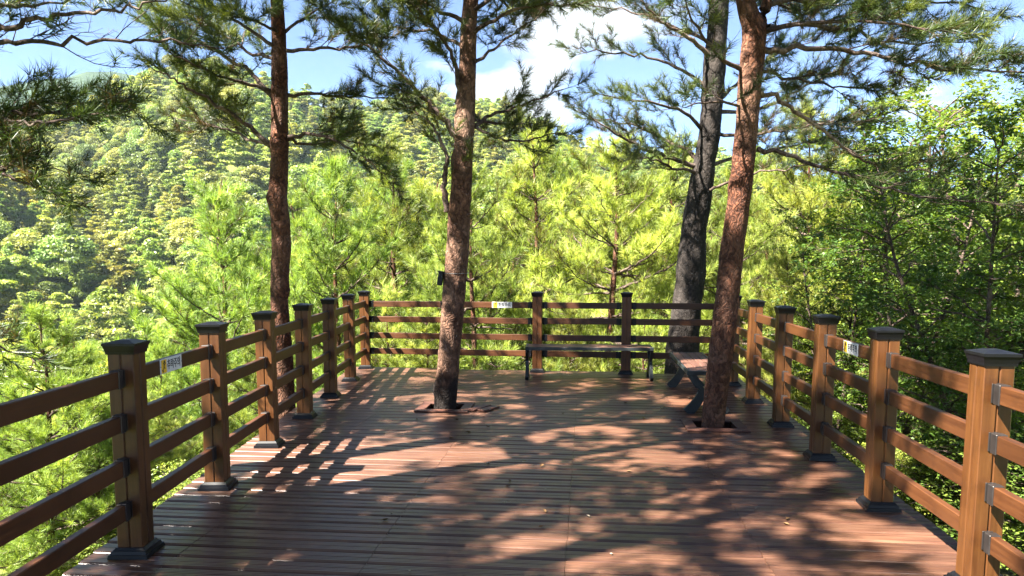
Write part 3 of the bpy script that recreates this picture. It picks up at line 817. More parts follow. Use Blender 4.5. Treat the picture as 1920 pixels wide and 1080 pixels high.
def leaves(name, g, K=5, length=.075, width=.045, spread=.09, seed=0):
    rs = np.random.RandomState(seed); P = np.array(g.tp); D, U, W = frames(np.array(g.td), rs); tn = np.array(g.tt); N = len(P)
    base = P[:, None] + rs.normal(0, spread * .55, (N, K, 3)) * np.array([1, 1, .45])
    dirn = D[:, None] * .6 + rs.normal(0, .7, (N, K, 3)) * np.array([1, 1, .35]) + np.array([0, 0, -.18]); dirn /= np.linalg.norm(dirn, axis=-1, keepdims=True)
    nrm = np.array([0, 0, 1.0]) + rs.normal(0, .38, (N, K, 3)); nrm -= dirn * (nrm * dirn).sum(-1, keepdims=True); nrm /= np.linalg.norm(nrm, axis=-1, keepdims=True)
    sd = np.cross(dirn, nrm); ln = length * rs.uniform(.65, 1.2, (N, K, 1)); wd = width * rs.uniform(.7, 1.15, (N, K, 1))
    mid = base + dirn * ln * .42
    V = np.stack([base, mid - sd * wd * .5 + nrm * .006, base + dirn * ln, mid + sd * wd * .5 + nrm * .006], 2).reshape(-1, 3)
    t = np.repeat(np.clip(tn[:, None] + rs.normal(0, .15, (N, K)), 0, 1).ravel(), 4)
    return mesh_np(name, V, np.arange(N * K * 4).reshape(-1, 4), t)

# ------------------------------------------------------------------ the pines on and beside the deck (limbs follow the photograph)
def hero_pine(label, trunk_px, widths, limbs, bark, seed, top, base_z=None, amp=.06, extra=(), knots=(), leafy=1.0, upper=True, K=32, group='pines on and beside the deck', crown_r=2.2, gap=.15):
    base = None
    path = [at_y(x, y, Y) for x, y, Y in trunk_px]; rad = [w / 2 / FPX * Y for w, (x, y, Y) in zip(widths, trunk_px)]
    if base_z is not None and path[0].z > base_z + .1:
        d = path[0] - path[1]; d = d / abs(d.z) * (path[0].z - base_z); d.x *= .5; d.y *= .5
        path = [path[0] + d] + path; rad = [rad[0] * 1.15] + rad
    org = path[0].copy()
    # carry the stem on above the frame
    n_seen = len(path); d = (path[-1] - path[-2]).normalized(); h = top - path[-1].z; rnd = random.Random(seed)
    for k in range(1, 5):
        path.append(path[-1] + Vector((d.x * .5 + rnd.gauss(0, .07), d.y * .4 + rnd.gauss(0, .07), 1)).normalized() * h / 4); rad.append(rad[n_seen - 1] * (1 - k / 4.6))
    root = tag(empty('pine_tree', org), label, 'pine tree', group)
    loc = [p - org for p in path]
    kn = [(at_y(x, y, Y) - org, r, hh) for x, y, Y, r, hh in knots]
    me, tp, tr = trunk_mesh('trunk', loc, rad, amp=amp, seed=seed * 3.1, knots=kn)
    link_mesh('trunk', me, bark, root)
    g = Grow(seed, sub_gap=gap, ter_gap=.066, tuft_gap=.085)
    for li in limbs:
        pts = [at_y(*q) - org for q in li['p']]
        mb = MB(); g.branch(pts, li.get('r', .030), mb, li.get('leafy', leafy))
        mb.build('branch', li.get('mat', M['twig']), root, smooth=True)
    if upper:
        zs = path[n_seen - 1].z - org.z
        hts = np.arange(zs + .1, top - org.z - .1, .42)
        for z in hts:
            k = min(range(len(tp)), key=lambda i: abs(tp[i].z - z)); f = (z - zs) / (top - org.z - zs)
            for q in range(4):
                az = rnd.uniform(0, 2 * math.pi); L = crown_r * (1 - .72 * f) * rnd.uniform(.6, 1.1); e = rnd.uniform(.05, .5)
                dv = Vector((math.cos(az) * math.cos(e), math.sin(az) * math.cos(e), math.sin(e)))
                p0 = tp[k]; pts = [p0, p0 + dv * L * .4 + Vector((0, 0, .04)), p0 + dv * L * .75 + Vector((rnd.gauss(0, .1), rnd.gauss(0, .1), -.04)), p0 + dv * L + Vector((rnd.gauss(0, .1), rnd.gauss(0, .1), .10))]
                mb = MB(); g.branch(pts, .028, mb, leafy); mb.build('branch', M['twig'], root, smooth=True)
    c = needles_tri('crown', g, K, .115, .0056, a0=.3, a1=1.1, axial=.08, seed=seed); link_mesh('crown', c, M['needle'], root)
    for f in extra: f(root, org)
    return root, org

def L_(pts, r=.028, **k): return dict(p=pts, r=r, **k)
Y1, Y2, Y3, Y4 = 8.55, T2B.y, 12.2, T4B.y
t1, o1 = hero_pine('straight red-barked pine just outside the valley side railing',
    [(536, 800, Y1), (531, 690, Y1), (524, 560, Y1), (527, 450, Y1), (521, 370, Y1), (523, 300, Y1 + .02), (524, 150, Y1 + .05), (519, 0, Y1 + .05)],
    [37, 36, 33, 34, 35, 32, 28, 23],
    [L_([(512, 278, Y1), (468, 238, Y1 - .1), (420, 205, Y1 - .25), (360, 170, Y1 - .4), (318, 145, Y1 - .5), (288, 130, Y1 - .5)], .034),
     L_([(512, 182, Y1), (455, 128, Y1 + .2), (395, 92, Y1 + .5), (335, 66, Y1 + .7), (290, 56, Y1 + .8)], .030),
     L_([(512, 272, Y1), (462, 258, Y1 + .3), (400, 236, Y1 + .7), (330, 222, Y1 + .9)], .024),
     L_([(508, 170, Y1), (440, 150, Y1 - .3), (370, 125, Y1 - .6), (320, 98, Y1 - .8)], .024),
     L_([(540, 258, Y1), (590, 250, Y1 - .1), (640, 268, Y1 - .2), (690, 300, Y1 - .25), (725, 335, Y1 - .3)], .026),
     L_([(540, 262, Y1), (580, 272, Y1 + .3), (640, 262, Y1 + .6), (700, 272, Y1 + .8)], .020),
     L_([(540, 178, Y1), (600, 176, Y1 + .2), (670, 182, Y1 + .4), (745, 185, Y1 + .5)], .024),
     L_([(538, 95, Y1), (600, 92, Y1 - .1), (660, 88, Y1 - .2), (730, 70, Y1 - .3)], .024),
     L_([(512, 85, Y1), (460, 50, Y1), (400, 15, Y1 - .2), (340, -10, Y1 - .3)], .026),
     L_([(535, 60, Y1), (590, 20, Y1 + .2), (650, -10, Y1 + .5)], .022),
     L_([(512, 110, Y1), (450, 90, Y1 + .4), (380, 40, Y1 + .8), (300, 20, Y1 + 1)], .022),
     L_([(520, 60, Y1), (480, 40, Y1 - .5), (430, 30, Y1 - 1)], .020)],
    M['bark_red'], 11, 8.6, base_z=float(terrain(-2.6, Y1)) - .3, amp=.075, gap=.105,
    knots=[(508, 372, Y1, .12, .35), (545, 545, Y1, .1, .3), (522, 270, Y1, .16, .3), (520, 175, Y1, .14, .25)])
t2, o2 = hero_pine('pale-barked pine with a dark foot growing through the deck floor',
    [(834, 800, Y2), (835, 745, Y2), (841, 680, Y2), (848, 600, Y2 - .01), (856, 490, Y2 - .02), (863, 380, Y2 - .03), (869, 270, Y2 - .03), (876, 140, Y2), (883, 0, Y2 + .05)],
    [46, 44, 41, 43, 42, 40, 35, 32, 27],
    [L_([(862, 268, Y2), (830, 222, Y2 - .1), (795, 182, Y2 - .15), (740, 130, Y2 - .3), (680, 78, Y2 - .4), (615, 38, Y2 - .5)], .040),
     L_([(858, 195, Y2), (855, 130, Y2 - .15), (835, 78, Y2 - .3), (800, 38, Y2 - .5), (755, -10, Y2 - .7)], .032, leafy=.75),
     L_([(838, 398, Y2), (833, 340, Y2 + .02), (838, 298, Y2 + .04), (822, 255, Y2 + .08), (795, 222, Y2 + .2), (755, 190, Y2 + .35)], .042, leafy=.45, mat=M['twig_pale']),
     L_([(886, 238, Y2), (930, 212, Y2 + .1), (985, 195, Y2 + .2), (1055, 168, Y2 + .3)], .026),
     L_([(886, 236, Y2), (930, 258, Y2 - .1), (980, 264, Y2 - .2), (1040, 250, Y2 - .3)], .022),
     L_([(884, 225, Y2), (940, 232, Y2 + .3), (1000, 232, Y2 + .6)], .020),
     L_([(888, 118, Y2), (925, 92, Y2), (965, 62, Y2 + .1), (1010, 30, Y2 + .2)], .022),
     L_([(888, 62, Y2), (940, 30, Y2 - .3), (1000, 12, Y2 - .6), (1075, 8, Y2 - .8)], .026),
     L_([(870, 90, Y2), (820, 62, Y2 + .3), (750, 52, Y2 + .6), (680, 40, Y2 + .9)], .024),
     L_([(868, 40, Y2), (800, 8, Y2 - .4), (720, -5, Y2 - .9)], .026),
     L_([(885, 20, Y2), (960, -20, Y2), (1040, -30, Y2)], .026)],
    M['bark_pale'], 23, 8.2, amp=.07, base_z=-.9, gap=.105,
    knots=[(857, 537, Y2 - .15, .05, .5), (845, 595, Y2 - .12, .13, .18), (838, 700, Y2 - .1, .1, .15), (850, 300, Y2 - .1, .15, .25), (856, 220, Y2 - .1, .1, .25), (826, 728, Y2, .14, .25)])
t3, o3 = hero_pine('thick grey-barked pine standing behind the end railing',
    [(1276, 720, Y3), (1284, 620, Y3), (1294, 520, Y3), (1302, 430, Y3), (1318, 320, Y3), (1332, 230, Y3), (1340, 120, Y3), (1350, 0, Y3)],
    [66, 56, 52, 46, 41, 38, 38, 34],
    [L_([(1312, 312, Y3), (1262, 296, Y3 - .2), (1205, 278, Y3 - .5), (1140, 240, Y3 - .7), (1085, 205, Y3 - .8)], .045),
     L_([(1312, 300, Y3), (1250, 262, Y3 + .3), (1180, 232, Y3 + .5), (1110, 222, Y3 + .6)], .040),
     L_([(1325, 250, Y3), (1270, 205, Y3 - .4), (1200, 190, Y3 - .8), (1130, 178, Y3 - 1)], .035),
     L_([(1335, 170, Y3), (1280, 130, Y3), (1215, 108, Y3), (1140, 100, Y3 - .1), (1080, 92, Y3 - .2)], .035),
     L_([(1338, 112, Y3), (1290, 70, Y3 - .3), (1240, 38, Y3 - .6), (1200, 0, Y3 - .8)], .045, mat=M['twig_pale'], leafy=.6),
     L_([(1342, 80, Y3), (1260, 50, Y3 + .4), (1180, 20, Y3 + .9), (1100, 10, Y3 + 1)], .035),
     L_([(1310, 325, Y3), (1260, 312, Y3 - .5), (1230, 300, Y3 - .9), (1180, 290, Y3 - 1.3)], .030, leafy=.8),
     L_([(1300, 352, Y3), (1340, 352, Y3 - .2), (1400, 322, Y3 - .5), (1470, 318, Y3 - .7), (1560, 296, Y3 - .9)], .035),
     L_([(1345, 210, Y3), (1420, 205, Y3 + .3), (1500, 170, Y3 + .6), (1590, 130, Y3 + .8)], .038),
     L_([(1345, 190, Y3), (1400, 140, Y3 + .2), (1460, 100, Y3 + .3), (1520, 80, Y3 + .4)], .036),
     L_([(1342, 250, Y3), (1430, 250, Y3 - .4), (1520, 235, Y3 - .8), (1620, 215, Y3 - 1.1)], .035),
     L_([(1335, 310, Y3), (1420, 285, Y3 + .5), (1510, 270, Y3 + 1), (1600, 250, Y3 + 1.4)], .035)],
    M['bark_grey'], 37, 9.5, base_z=float(terrain(2.8, Y3)) - .3, amp=.09, crown_r=3.0, K=24, gap=.125)
Y4b = Y4 + .1
t4, o4 = hero_pine('leaning red-barked pine with a forked top growing through the deck floor',
    [(1334, 830, Y4), (1338, 778, Y4), (1348, 690, Y4), (1360, 590, Y4), (1372, 480, Y4), (1386, 370, Y4), (1398, 260, Y4), (1406, 150, Y4), (1414, 60, Y4), (1398, 0, Y4)],
    [43, 42, 43, 45, 43, 41, 40, 41, 43, 33],
    [L_([(1414, 62, Y4), (1432, 20, Y4), (1448, -30, Y4), (1460, -110, Y4 + .1)], .095, mat=M['bark_red'], leafy=.5),
     L_([(1432, 94, Y4), (1500, 90, Y4 - .1), (1600, 98, Y4 - .2), (1700, 116, Y4 - .3), (1810, 132, Y4 - .4), (1960, 140, Y4 - .5)], .034),
     L_([(1424, 172, Y4), (1460, 186, Y4 + .1), (1510, 222, Y4 + .2), (1570, 268, Y4 + .3), (1640, 308, Y4 + .4), (1740, 322, Y4 + .4), (1790, 328, Y4 + .4)], .026, leafy=.30, mat=M['twig_pale']),
     L_([(1420, 278, Y4), (1490, 294, Y4), (1560, 318, Y4 - .1), (1650, 352, Y4 - .2), (1760, 372, Y4 - .3), (1870, 384, Y4 - .4)], .026, leafy=.30),
     L_([(1432, 60, Y4), (1520, 40, Y4 - .4), (1640, 42, Y4 - .8), (1780, 60, Y4 - 1.1)], .028),
     L_([(1440, 50, Y4), (1560, 50, Y4 + .4), (1680, 80, Y4 + .7), (1800, 80, Y4 + .9)], .028),
     L_([(1440, 10, Y4), (1560, -10, Y4), (1700, -5, Y4), (1850, 20, Y4)], .028),
     L_([(1420, 130, Y4), (1480, 148, Y4 + .5), (1560, 160, Y4 + .9), (1660, 168, Y4 + 1.2)], .022, leafy=.5),
     L_([(1390, 130, Y4), (1340, 100, Y4 - .3), (1300, 40, Y4 - .6), (1285, 0, Y4 - .9)], .024, leafy=.55),
     L_([(1395, 200, Y4), (1340, 190, Y4 - .3), (1290, 200, Y4 - .6)], .016, leafy=.45)],
    M['bark_red'], 41, 8.2, base_z=-.9, amp=.055, crown_r=2.4, gap=.115,
    knots=[(1372, 350, Y4, .12, .15), (1404, 178, Y4, .12, .15)])

# the pines that stand out of frame and reach in or shade the floor
def side_pine(label, base_xy, top, limbs, seed, crown_r, z0, K=18, leafy=1.0, lean=(0, 0), bark='bark_red', step=.8, sub_len=.5, nw=.024, per=3):  # wide default needles shape the unseen crowns to cast solid shade
    bz = float(terrain(*base_xy)) - .3; org = Vector((base_xy[0], base_xy[1], bz))
    root = tag(empty('pine_tree', org), label, 'pine tree', 'pines on and beside the deck')
    H = top - bz; rnd = random.Random(seed)
    path = [Vector((lean[0] * f + rnd.gauss(0, .05), lean[1] * f + rnd.gauss(0, .05), H * f)) for f in (0, .2, .4, .6, .8, 1)]
    me, tp, tr = trunk_mesh('trunk', path, [.17, .15, .135, .11, .08, .03], sides=24, seed=seed); link_mesh('trunk', me, M[bark], root)
    g = Grow(seed, sub_gap=.15, ter_gap=.058, sub_len=sub_len)
    for li in limbs:
        pts = [at_y(*q) - org for q in li['p']]
        k = min(range(len(tp)), key=lambda i: abs(tp[i].z - pts[0].z + .3)); pts = [tp[k]] + pts
        mb = MB(); g.branch(pts, li.get('r', .03), mb, li.get('leafy', 1)); mb.build('branch', M['twig'], root, smooth=True)
    for z in np.arange(z0 - bz, H - .2, step):
        k = min(range(len(tp)), key=lambda i: abs(tp[i].z - z)); f = max(0, (z - (z0 - bz)) / (H - z0 + bz))
        for q in range(per):
            az = rnd.uniform(0, 2 * math.pi); L = crown_r * (1 - .7 * f) * rnd.uniform(.6, 1.1); e = rnd.uniform(.0, .45)
            dv = Vector((math.cos(az) * math.cos(e), math.sin(az) * math.cos(e), math.sin(e))); p0 = tp[k]
            pts = [p0, p0 + dv * L * .4 + Vector((0, 0, .05)), p0 + dv * L * .75 + Vector((rnd.gauss(0, .12), rnd.gauss(0, .12), -.05)), p0 + dv * L + Vector((rnd.gauss(0, .12), rnd.gauss(0, .12), .1))]
            mb = MB(); g.branch(pts, .03, mb, leafy); mb.build('branch', M['twig'], root, smooth=True)
    link_mesh('crown', needles_tri('crown', g, K, .13, nw, a0=.3, a1=1.1, axial=.08, seed=seed), M['needle'], root)
    return root
YA = 6.4
side_pine('pine beside the valley side railing, reaching dark boughs out over the drop', (-6.3, 6.2), 9.4,
    [L_([(-60, 222, YA), (60, 214, YA), (150, 216, YA), (215, 214, YA), (248, 206, YA)], .030),
     L_([(-60, 222, YA), (40, 200, YA + .3), (120, 192, YA + .5), (190, 196, YA + .6)], .028),
     L_([(-60, 238, YA), (40, 230, YA - .3), (110, 226, YA - .5), (180, 214, YA - .6)], .022),
     L_([(-60, 322, YA - .4), (20, 335, YA - .4), (80, 352, YA - .4), (135, 362, YA - .4)], .022),
     L_([(-60, 330, YA - .2), (10, 318, YA - .2), (60, 322, YA - .2), (110, 318, YA - .2)], .018),
     L_([(-60, 84, YA), (60, 80, YA), (160, 77, YA), (260, 76, YA + .1), (345, 78, YA + .1), (420, 90, YA + .2)], .028, leafy=.12),
     L_([(-60, 70, YA), (30, 42, YA), (90, 30, YA), (180, 26, YA), (260, 10, YA), (340, -6, YA)], .034, leafy=.35),
     L_([(-60, 20, YA + .3), (60, 10, YA + .5), (160, -4, YA + .6)], .03),
     L_([(-70, 640, YA - .6), (-20, 650, YA - .6), (20, 660, YA - .6)], .018)],
    53, 2.7, 5.5, K=20, sub_len=.24, nw=.0075, per=4)
for bxy, tp_, sd_, cr_, z0_, lab in (((-4.0, 1.5), 11.0, 61, 2.5, 4.2, 'tall pine growing below the near end of the valley side railing'),
                                     ((-4.0, -1.4), 9.4, 67, 2.6, 4.0, 'tall pine behind the viewpoint, close to the railing'),
                                     ((-3.5, 3.9), 8.3, 75, 2.1, 4.9, 'pine close against the near valley side railing'),
                                     ((-3.7, 4.9), 9.2, 97, 2.5, 4.7, 'pine close against the valley side railing, just outside its posts'),
                                     ((-7.0, .4), 10.5, 73, 2.8, 4.5, 'tallest pine behind the viewpoint, down the slope'),
                                     ((4.6, -1.5), 8.5, 79, 2.8, 3.6, 'unseen pine added behind the viewpoint on the broadleaf side to cut sky light'),  # this and the next two: unseen, added to hold back sky light
                                     ((0.4, -5.2), 9.5, 83, 3.0, 3.8, 'unseen pine added straight behind the viewpoint to cut sky light'),
                                     ((5.6, 3.4), 8.5, 89, 2.6, 4.4, 'unseen pine added outside the railing beside the sunlit post to cut sky light')):
    side_pine(lab, bxy, tp_, [], sd_, cr_, z0_, K=18)

# ------------------------------------------------------------------ small black box strapped to the pale trunk
bx = tag(empty('trunk_box', at_y(828, 535, Y2 - .06)), 'small black box strapped to the side of the pale pine trunk', 'box')
b = MB(); b.box((-.012, 0, .075), (.055, .085, .15), Matrix.Rotation(R(9), 3, 'Y'), bevel=.006); b.build('case', M['black'], bx)
b = MB(); b.box((-.008, 0, .150), (.066, .092, .012), Matrix.Rotation(R(9), 3, 'Y'), bevel=.003); b.build('lid', M['black'], bx)
cx = at_y(854, 512, Y2) - bx.location
b = MB(); b.tube([cx + Vector((math.cos(a) * .143, math.sin(a) * .143 - .0, .004 * math.sin(a))) for a in np.linspace(0, 2 * math.pi, 33)], .0028, 5, cap=False)
b.build('strap', M['steel'], bx)
#---SPLIT---
# ------------------------------------------------------------------ mid-ground trees: prototypes copied about
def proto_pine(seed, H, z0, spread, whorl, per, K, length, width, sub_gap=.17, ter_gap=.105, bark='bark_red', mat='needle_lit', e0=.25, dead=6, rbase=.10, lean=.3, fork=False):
    rnd = random.Random(seed); mb_t = None
    path = [Vector((0, 0, -.5))] + [Vector((lean * f + rnd.gauss(0, .06), lean * .4 * f + rnd.gauss(0, .06), H * f)) for f in (.15, .35, .55, .75, .9, 1)]
    me, tp, tr = trunk_mesh('trunk', path, [rbase * 1.15, rbase, rbase * .85, rbase * .66, rbase * .42, rbase * .22, .012], sides=16, per=8, seed=seed)
    g = Grow(seed, sub_gap=sub_gap, sub_len=.45, sub_max=.9, ter_gap=ter_gap, ter_len=.24, tuft_gap=.13, up=.6, bare=.25, twig_r=.007)
    mb = MB(); z = z0; az0 = 0
    while z < H - .1:
        f = (z - z0) / (H - z0); k = min(range(len(tp)), key=lambda i: abs(tp[i].z - z)); az0 += 2.0
        for q in range(per):
            az = az0 + 2 * math.pi * q / per + rnd.gauss(0, .3); L = max(.25, spread * (1 - f ** 1.25) * (.78 + .22 * min(1, f * 4)) * rnd.uniform(.45, 1.25)); e = e0 + .5 * f + rnd.gauss(0, .15)
            dv = Vector((math.cos(az) * math.cos(e), math.sin(az) * math.cos(e), math.sin(e))); p0 = tp[k]
            g.branch([p0, p0 + dv * L * .35 + Vector((0, 0, -.02 * L)), p0 + dv * L * .7, p0 + dv * L + Vector((rnd.gauss(0, .06), rnd.gauss(0, .06), .12 * L))], .012 + .012 * L, mb)
        z += whorl * rnd.uniform(.8, 1.2)
    for q in range(dead):                 # bare lower limbs
        z = rnd.uniform(.15, 1) * z0; k = min(range(len(tp)), key=lambda i: abs(tp[i].z - z)); az = rnd.uniform(0, 6.28); L = rnd.uniform(.5, 1.3); e = rnd.uniform(0, .6)
        dv = Vector((math.cos(az) * math.cos(e), math.sin(az) * math.cos(e), math.sin(e)))
        P = [tp[k], tp[k] + dv * L * .4, tp[k] + dv * L * .7 + Vector((rnd.gauss(0, .08), rnd.gauss(0, .08), rnd.gauss(0, .08))), tp[k] + dv * L + Vector((0, 0, .12))]
        mb.tube(P, [.018, .013, .009, .004], 5, cap=False)
        for _ in range(4):
            i = rnd.randrange(1, 3); d2 = (dv + Vector((rnd.gauss(0, .7), rnd.gauss(0, .7), rnd.gauss(.1, .5)))).normalized()
            mb.tube([P[i], P[i] + d2 * .2, P[i] + d2 * .42 + Vector((0, 0, .05))], [.007, .005, .002], 3, cap=False)
    bm = mb.mesh('branch', True); bm.materials.append(M['twig'])
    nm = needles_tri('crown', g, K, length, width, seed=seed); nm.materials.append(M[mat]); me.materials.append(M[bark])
    print('proto', seed, len(nm.polygons), len(bm.polygons), len(g.tp))
    return dict(trunk=me, branch=bm, crown=nm, H=H)
def proto_broad(seed, H, spread, K=7, length=.085, width=.05, stems=3, mat='leaf', sub_gap=.20):
    rnd = random.Random(seed); g = Grow(seed, sub_gap=sub_gap, sub_len=.5, sub_max=1.0, ter_gap=.11, ter_len=.22, tuft_gap=.12, up=.12, bare=.3, twig_r=.006)
    mb = MB(); tb = MB()
    for s in range(stems):
        az = 2 * math.pi * s / stems + rnd.uniform(-.4, .4); ln = rnd.uniform(.12, .32) * H
        P = catmull([(0, 0, -.5), (math.cos(az) * .06, math.sin(az) * .06, .15 * H), (math.cos(az) * ln * .4, math.sin(az) * ln * .4, H * .45), (math.cos(az) * ln * .8, math.sin(az) * ln * .8, H * .75), (math.cos(az) * ln, math.sin(az) * ln, H)], 6)
        n = len(P); tb.tube(P, [(.075 - .062 * k / (n - 1)) for k in range(n)], 9, cap=False)
        for k in range(int(n * .24), n):
            f = k / (n - 1)
            for q in range(2):
                a2 = rnd.uniform(0, 6.28); e = rnd.uniform(-.05, .45) + .35 * f; L = spread * (1 - .62 * f) * rnd.uniform(.5, 1.1)
                dv = Vector((math.cos(a2) * math.cos(e), math.sin(a2) * math.cos(e), math.sin(e)))
                g.branch([P[k], P[k] + dv * L * .35 + Vector((0, 0, .05)), P[k] + dv * L * .7 + Vector((rnd.gauss(0, .1), rnd.gauss(0, .1), .04)), P[k] + dv * L + Vector((rnd.gauss(0, .1), rnd.gauss(0, .1), -.08 * L))], .008 + .012 * L, mb)
    me = tb.mesh('trunk', True); me.materials.append(M['twig']); bm = mb.mesh('branch', True); bm.materials.append(M['twig'])
    lm = leaves('crown', g, K, length, width, seed=seed); lm.materials.append(M[mat])
    print('broad', seed, len(lm.polygons), len(bm.polygons))
    return dict(trunk=me, branch=bm, crown=lm, H=H)
def place(pr, name, cat, label, group, x, y, H, rz, z=None, wide=1.0):
    if z is None: z = float(terrain(x, y))
    s = H / pr['H']; root = tag(empty(name, (x, y, z), rz), label, cat, group); root.scale = (s * wide, s * wide, s)
    for k in ('trunk', 'branch', 'crown'):
        if k in pr: link_mesh(k, pr[k], None, root)
    return root

PP = [proto_pine(101, 8.5, 1.4, 3.1, .58, 6, 16, .21, .012, e0=.12),
      proto_pine(102, 8.0, 1.0, 2.5, .55, 6, 16, .21, .012, e0=.22, rbase=.085, lean=-.2),
      proto_pine(103, 9.0, 3.4, 3.4, .58, 6, 16, .21, .012, e0=.04, rbase=.12, lean=.7, dead=14)]
BB = [proto_broad(201, 6.5, 2.3, length=.088, width=.052, sub_gap=.21), proto_broad(202, 2.6, 1.1, stems=5, length=.08, width=.045, K=4, mat='leaf_lit', sub_gap=.26)]

def px_tree(pr, name, cat, label, group, px, top_py, Y, rz, wide=1.0):
    X = at_y(px, 500, Y).x; zt = at_y(px, top_py, Y).z; z0 = float(terrain(X, Y))
    return place(pr, name, cat, label, group, X, Y, max(2.0, zt - z0), rz, z0, wide)
G = 'young pines behind the railings'
mid = [  # proto, px, top, Y, rz, wide, label
 (2, 1128, 262, 16.5, .3, 1.00, 'bright young pine with bare twisted lower limbs directly behind the bench'),
 (2, 905, 330, 14.5, 3.6, .80, 'bright young pine with a leaning trunk behind the end railing warning sign'),
 (0, 1010, 250, 22.0, 1.2, 1.00, 'tall bright young pine rising between the pale trunk and the grey trunk'),
 (1, 640, 292, 19.5, .6, .90, 'upright bright young pine between the straight red trunk and the pale trunk'),
 (1, 405, 338, 22.0, 2.2, .95, 'conical bright young pine standing alone to the valley side of the straight red trunk'),
 (0, 745, 300, 25.0, 4.0, 1.00, 'bright young pine showing just beside the pale trunk, behind its neighbour'),
 (2, 1405, 330, 17.5, 1.9, .85, 'young pine with a dark stem half hidden by the leaning red trunk'),
 (0, 1235, 285, 24.0, 5.2, 1.00, 'bright young pine behind the thick grey trunk'),
 (0, 1530, 215, 22.0, 2.6, .90, 'pine with a bright spire between the leaning red trunk and the broadleaf trees'),
 (1, 1640, 330, 27.0, .9, 1.10, 'pine half hidden behind the leafy broadleaf trees'),
 (1, 860, 420, 19.0, 5.0, 1.00, 'short bright pine behind the pale trunk on the deck'),
 (1, 545, 470, 27.0, 1.0, 1.00, 'short bright pine behind the straight red trunk'),
 (1, 1320, 440, 20.0, 3.1, 1.10, 'short bright pine between the grey trunk and the leaning red trunk'),
 (2, 130, 655, 13.5, 5.9, .75, 'pale-limbed pine below the valley side railing near its warning sign'),
 (0, 20, 700, 11.5, 2.0, .70, 'dense low pine below the valley side railing by its nearest post'),
 (1, 300, 640, 15.0, .2, .80, 'bright pine top below the valley side railing past the warning sign'),
 (0, 480, 600, 16.0, 1.4, .85, 'bright pine top below the valley side railing by the straight red trunk'),
 (1, 215, 690, 19.0, 2.9, 1.00, 'bright bushy pine down the slope beyond the valley side railing'),
 (0, 720, 560, 15.0, .8, .90, 'low bright pine just behind the corner post of the end railing'),
 (1, 1060, 560, 14.0, 2.4, .90, 'low bright pine just behind the bench'),
 (0, 1210, 575, 14.5, 3.9, .85, 'low bright pine at the foot of the grey trunk'),
 (1, 1480, 470, 15.0, 4.4, .90, 'low bright pine behind the side railing past the second bench'),
]
mid += [
 (0, 580, 380, 29.0, 2.1, 1.1, 'green pine deep behind the straight red trunk, above its neighbours'),
 (2, 690, 330, 31.0, 5.6, 1.0, 'green pine standing deep between two closer bright pines'),
 (1, 800, 340, 30.0, 3.3, 1.1, 'green pine showing just past the pale trunk on its valley side'),
 (0, 950, 330, 29.0, .4, 1.1, 'green pine standing deep behind the end railing warning sign'),
 (2, 1090, 300, 30.0, 2.7, 1.1, 'green pine standing deep behind the pine by the bench'),
 (1, 1180, 330, 27.0, 4.9, 1.1, 'green pine standing deep beside the thick grey trunk'),
 (0, 1450, 300, 28.0, 1.5, 1.1, 'green pine deep behind the leaning red trunk'),
 (2, 1590, 300, 31.0, 3.8, 1.1, 'green pine deep behind the small broadleaf tree'),
 (1, 1720, 420, 25.0, 5.5, 1.2, 'bright pine glimpsed low through the broadleaf trees'),
 (0, 1850, 430, 27.0, .7, 1.2, 'bright pine glimpsed low beside the sunlit post'),
 (1, 330, 520, 30.0, 4.1, 1.1, 'green pine below the lone conical pine'),
 (0, 460, 500, 31.0, 1.1, 1.1, 'green pine beside the lone conical pine, towards the red trunk')]
for k, px, tpy, Y, rz, wd, lab in mid:
    px_tree(PP[k], 'pine_tree', 'pine tree', lab, G, px, tpy, Y, rz, wd)
GB = 'broadleaf trees behind the railing'
for px, tpy, Y, rz, wd, lab in [
    (1860, 300, 9.4, .3, .95, 'leafy broadleaf tree with thin dark stems right behind the sunlit railing post'),
    (1700, 330, 13.0, 1.9, 1.0, 'leafy broadleaf tree behind the side railing warning sign'),
    (1900, 205, 15.5, 3.3, 1.05, 'tallest leafy broadleaf tree rising into the sky beside the railing'),
    (1780, 250, 18.5, 4.2, 1.05, 'leafy broadleaf tree farther down the slope behind its leafy neighbours'),
    (1580, 440, 13.5, 5.1, .85, 'small broadleaf tree behind the middle of the side railing'),
    (1830, 235, 22.0, 1.1, 1.2, 'broadleaf tree deep down the slope, filling the gap behind the tallest one'),
    (2080, 330, 9.0, 2.2, 1.0, 'leafy broadleaf tree beyond the sunlit post, where the railing runs on')]:
    px_tree(BB[0], 'broadleaf_tree', 'broadleaf tree', lab, GB, px, tpy, Y, rz, wd)
# shrubs on the slopes round the deck
rs = random.Random(5); n_sh = 0
for _ in range(900):
    if n_sh >= 90: break
    az = rs.uniform(-.85, .85); r = rs.uniform(4.5, 24); x = math.sin(az) * r; y = 3.5 + math.cos(az) * r
    if -3.3 < x < 4.2 and y < 12.0: continue
    if x < -1 and rs.random() < .72:
        h = rs.uniform(1.8, 4.2)
        if y < 9 and h + float(terrain(x, y)) > .1: h = .1 - float(terrain(x, y))
        if h > 1.2: place(PP[rs.choice((0, 1, 1))], 'young_pine', 'young pine', 'low bushy young pine on the steep slope below the valley side railing', 'low young pines on the slope', x, y, h, rs.uniform(0, 6.28), wide=rs.uniform(1.0, 1.5)); n_sh += 1
        continue
    h = rs.uniform(.6, 1.5); pr = BB[1]; lab = 'low leafy shrub growing on the slope around the deck'; nm = 'shrub'
    place(pr, nm, 'shrub', lab, 'shrubs on the slope', x, y, h, rs.uniform(0, 6.28), wide=rs.uniform(.9, 1.5)); n_sh += 1

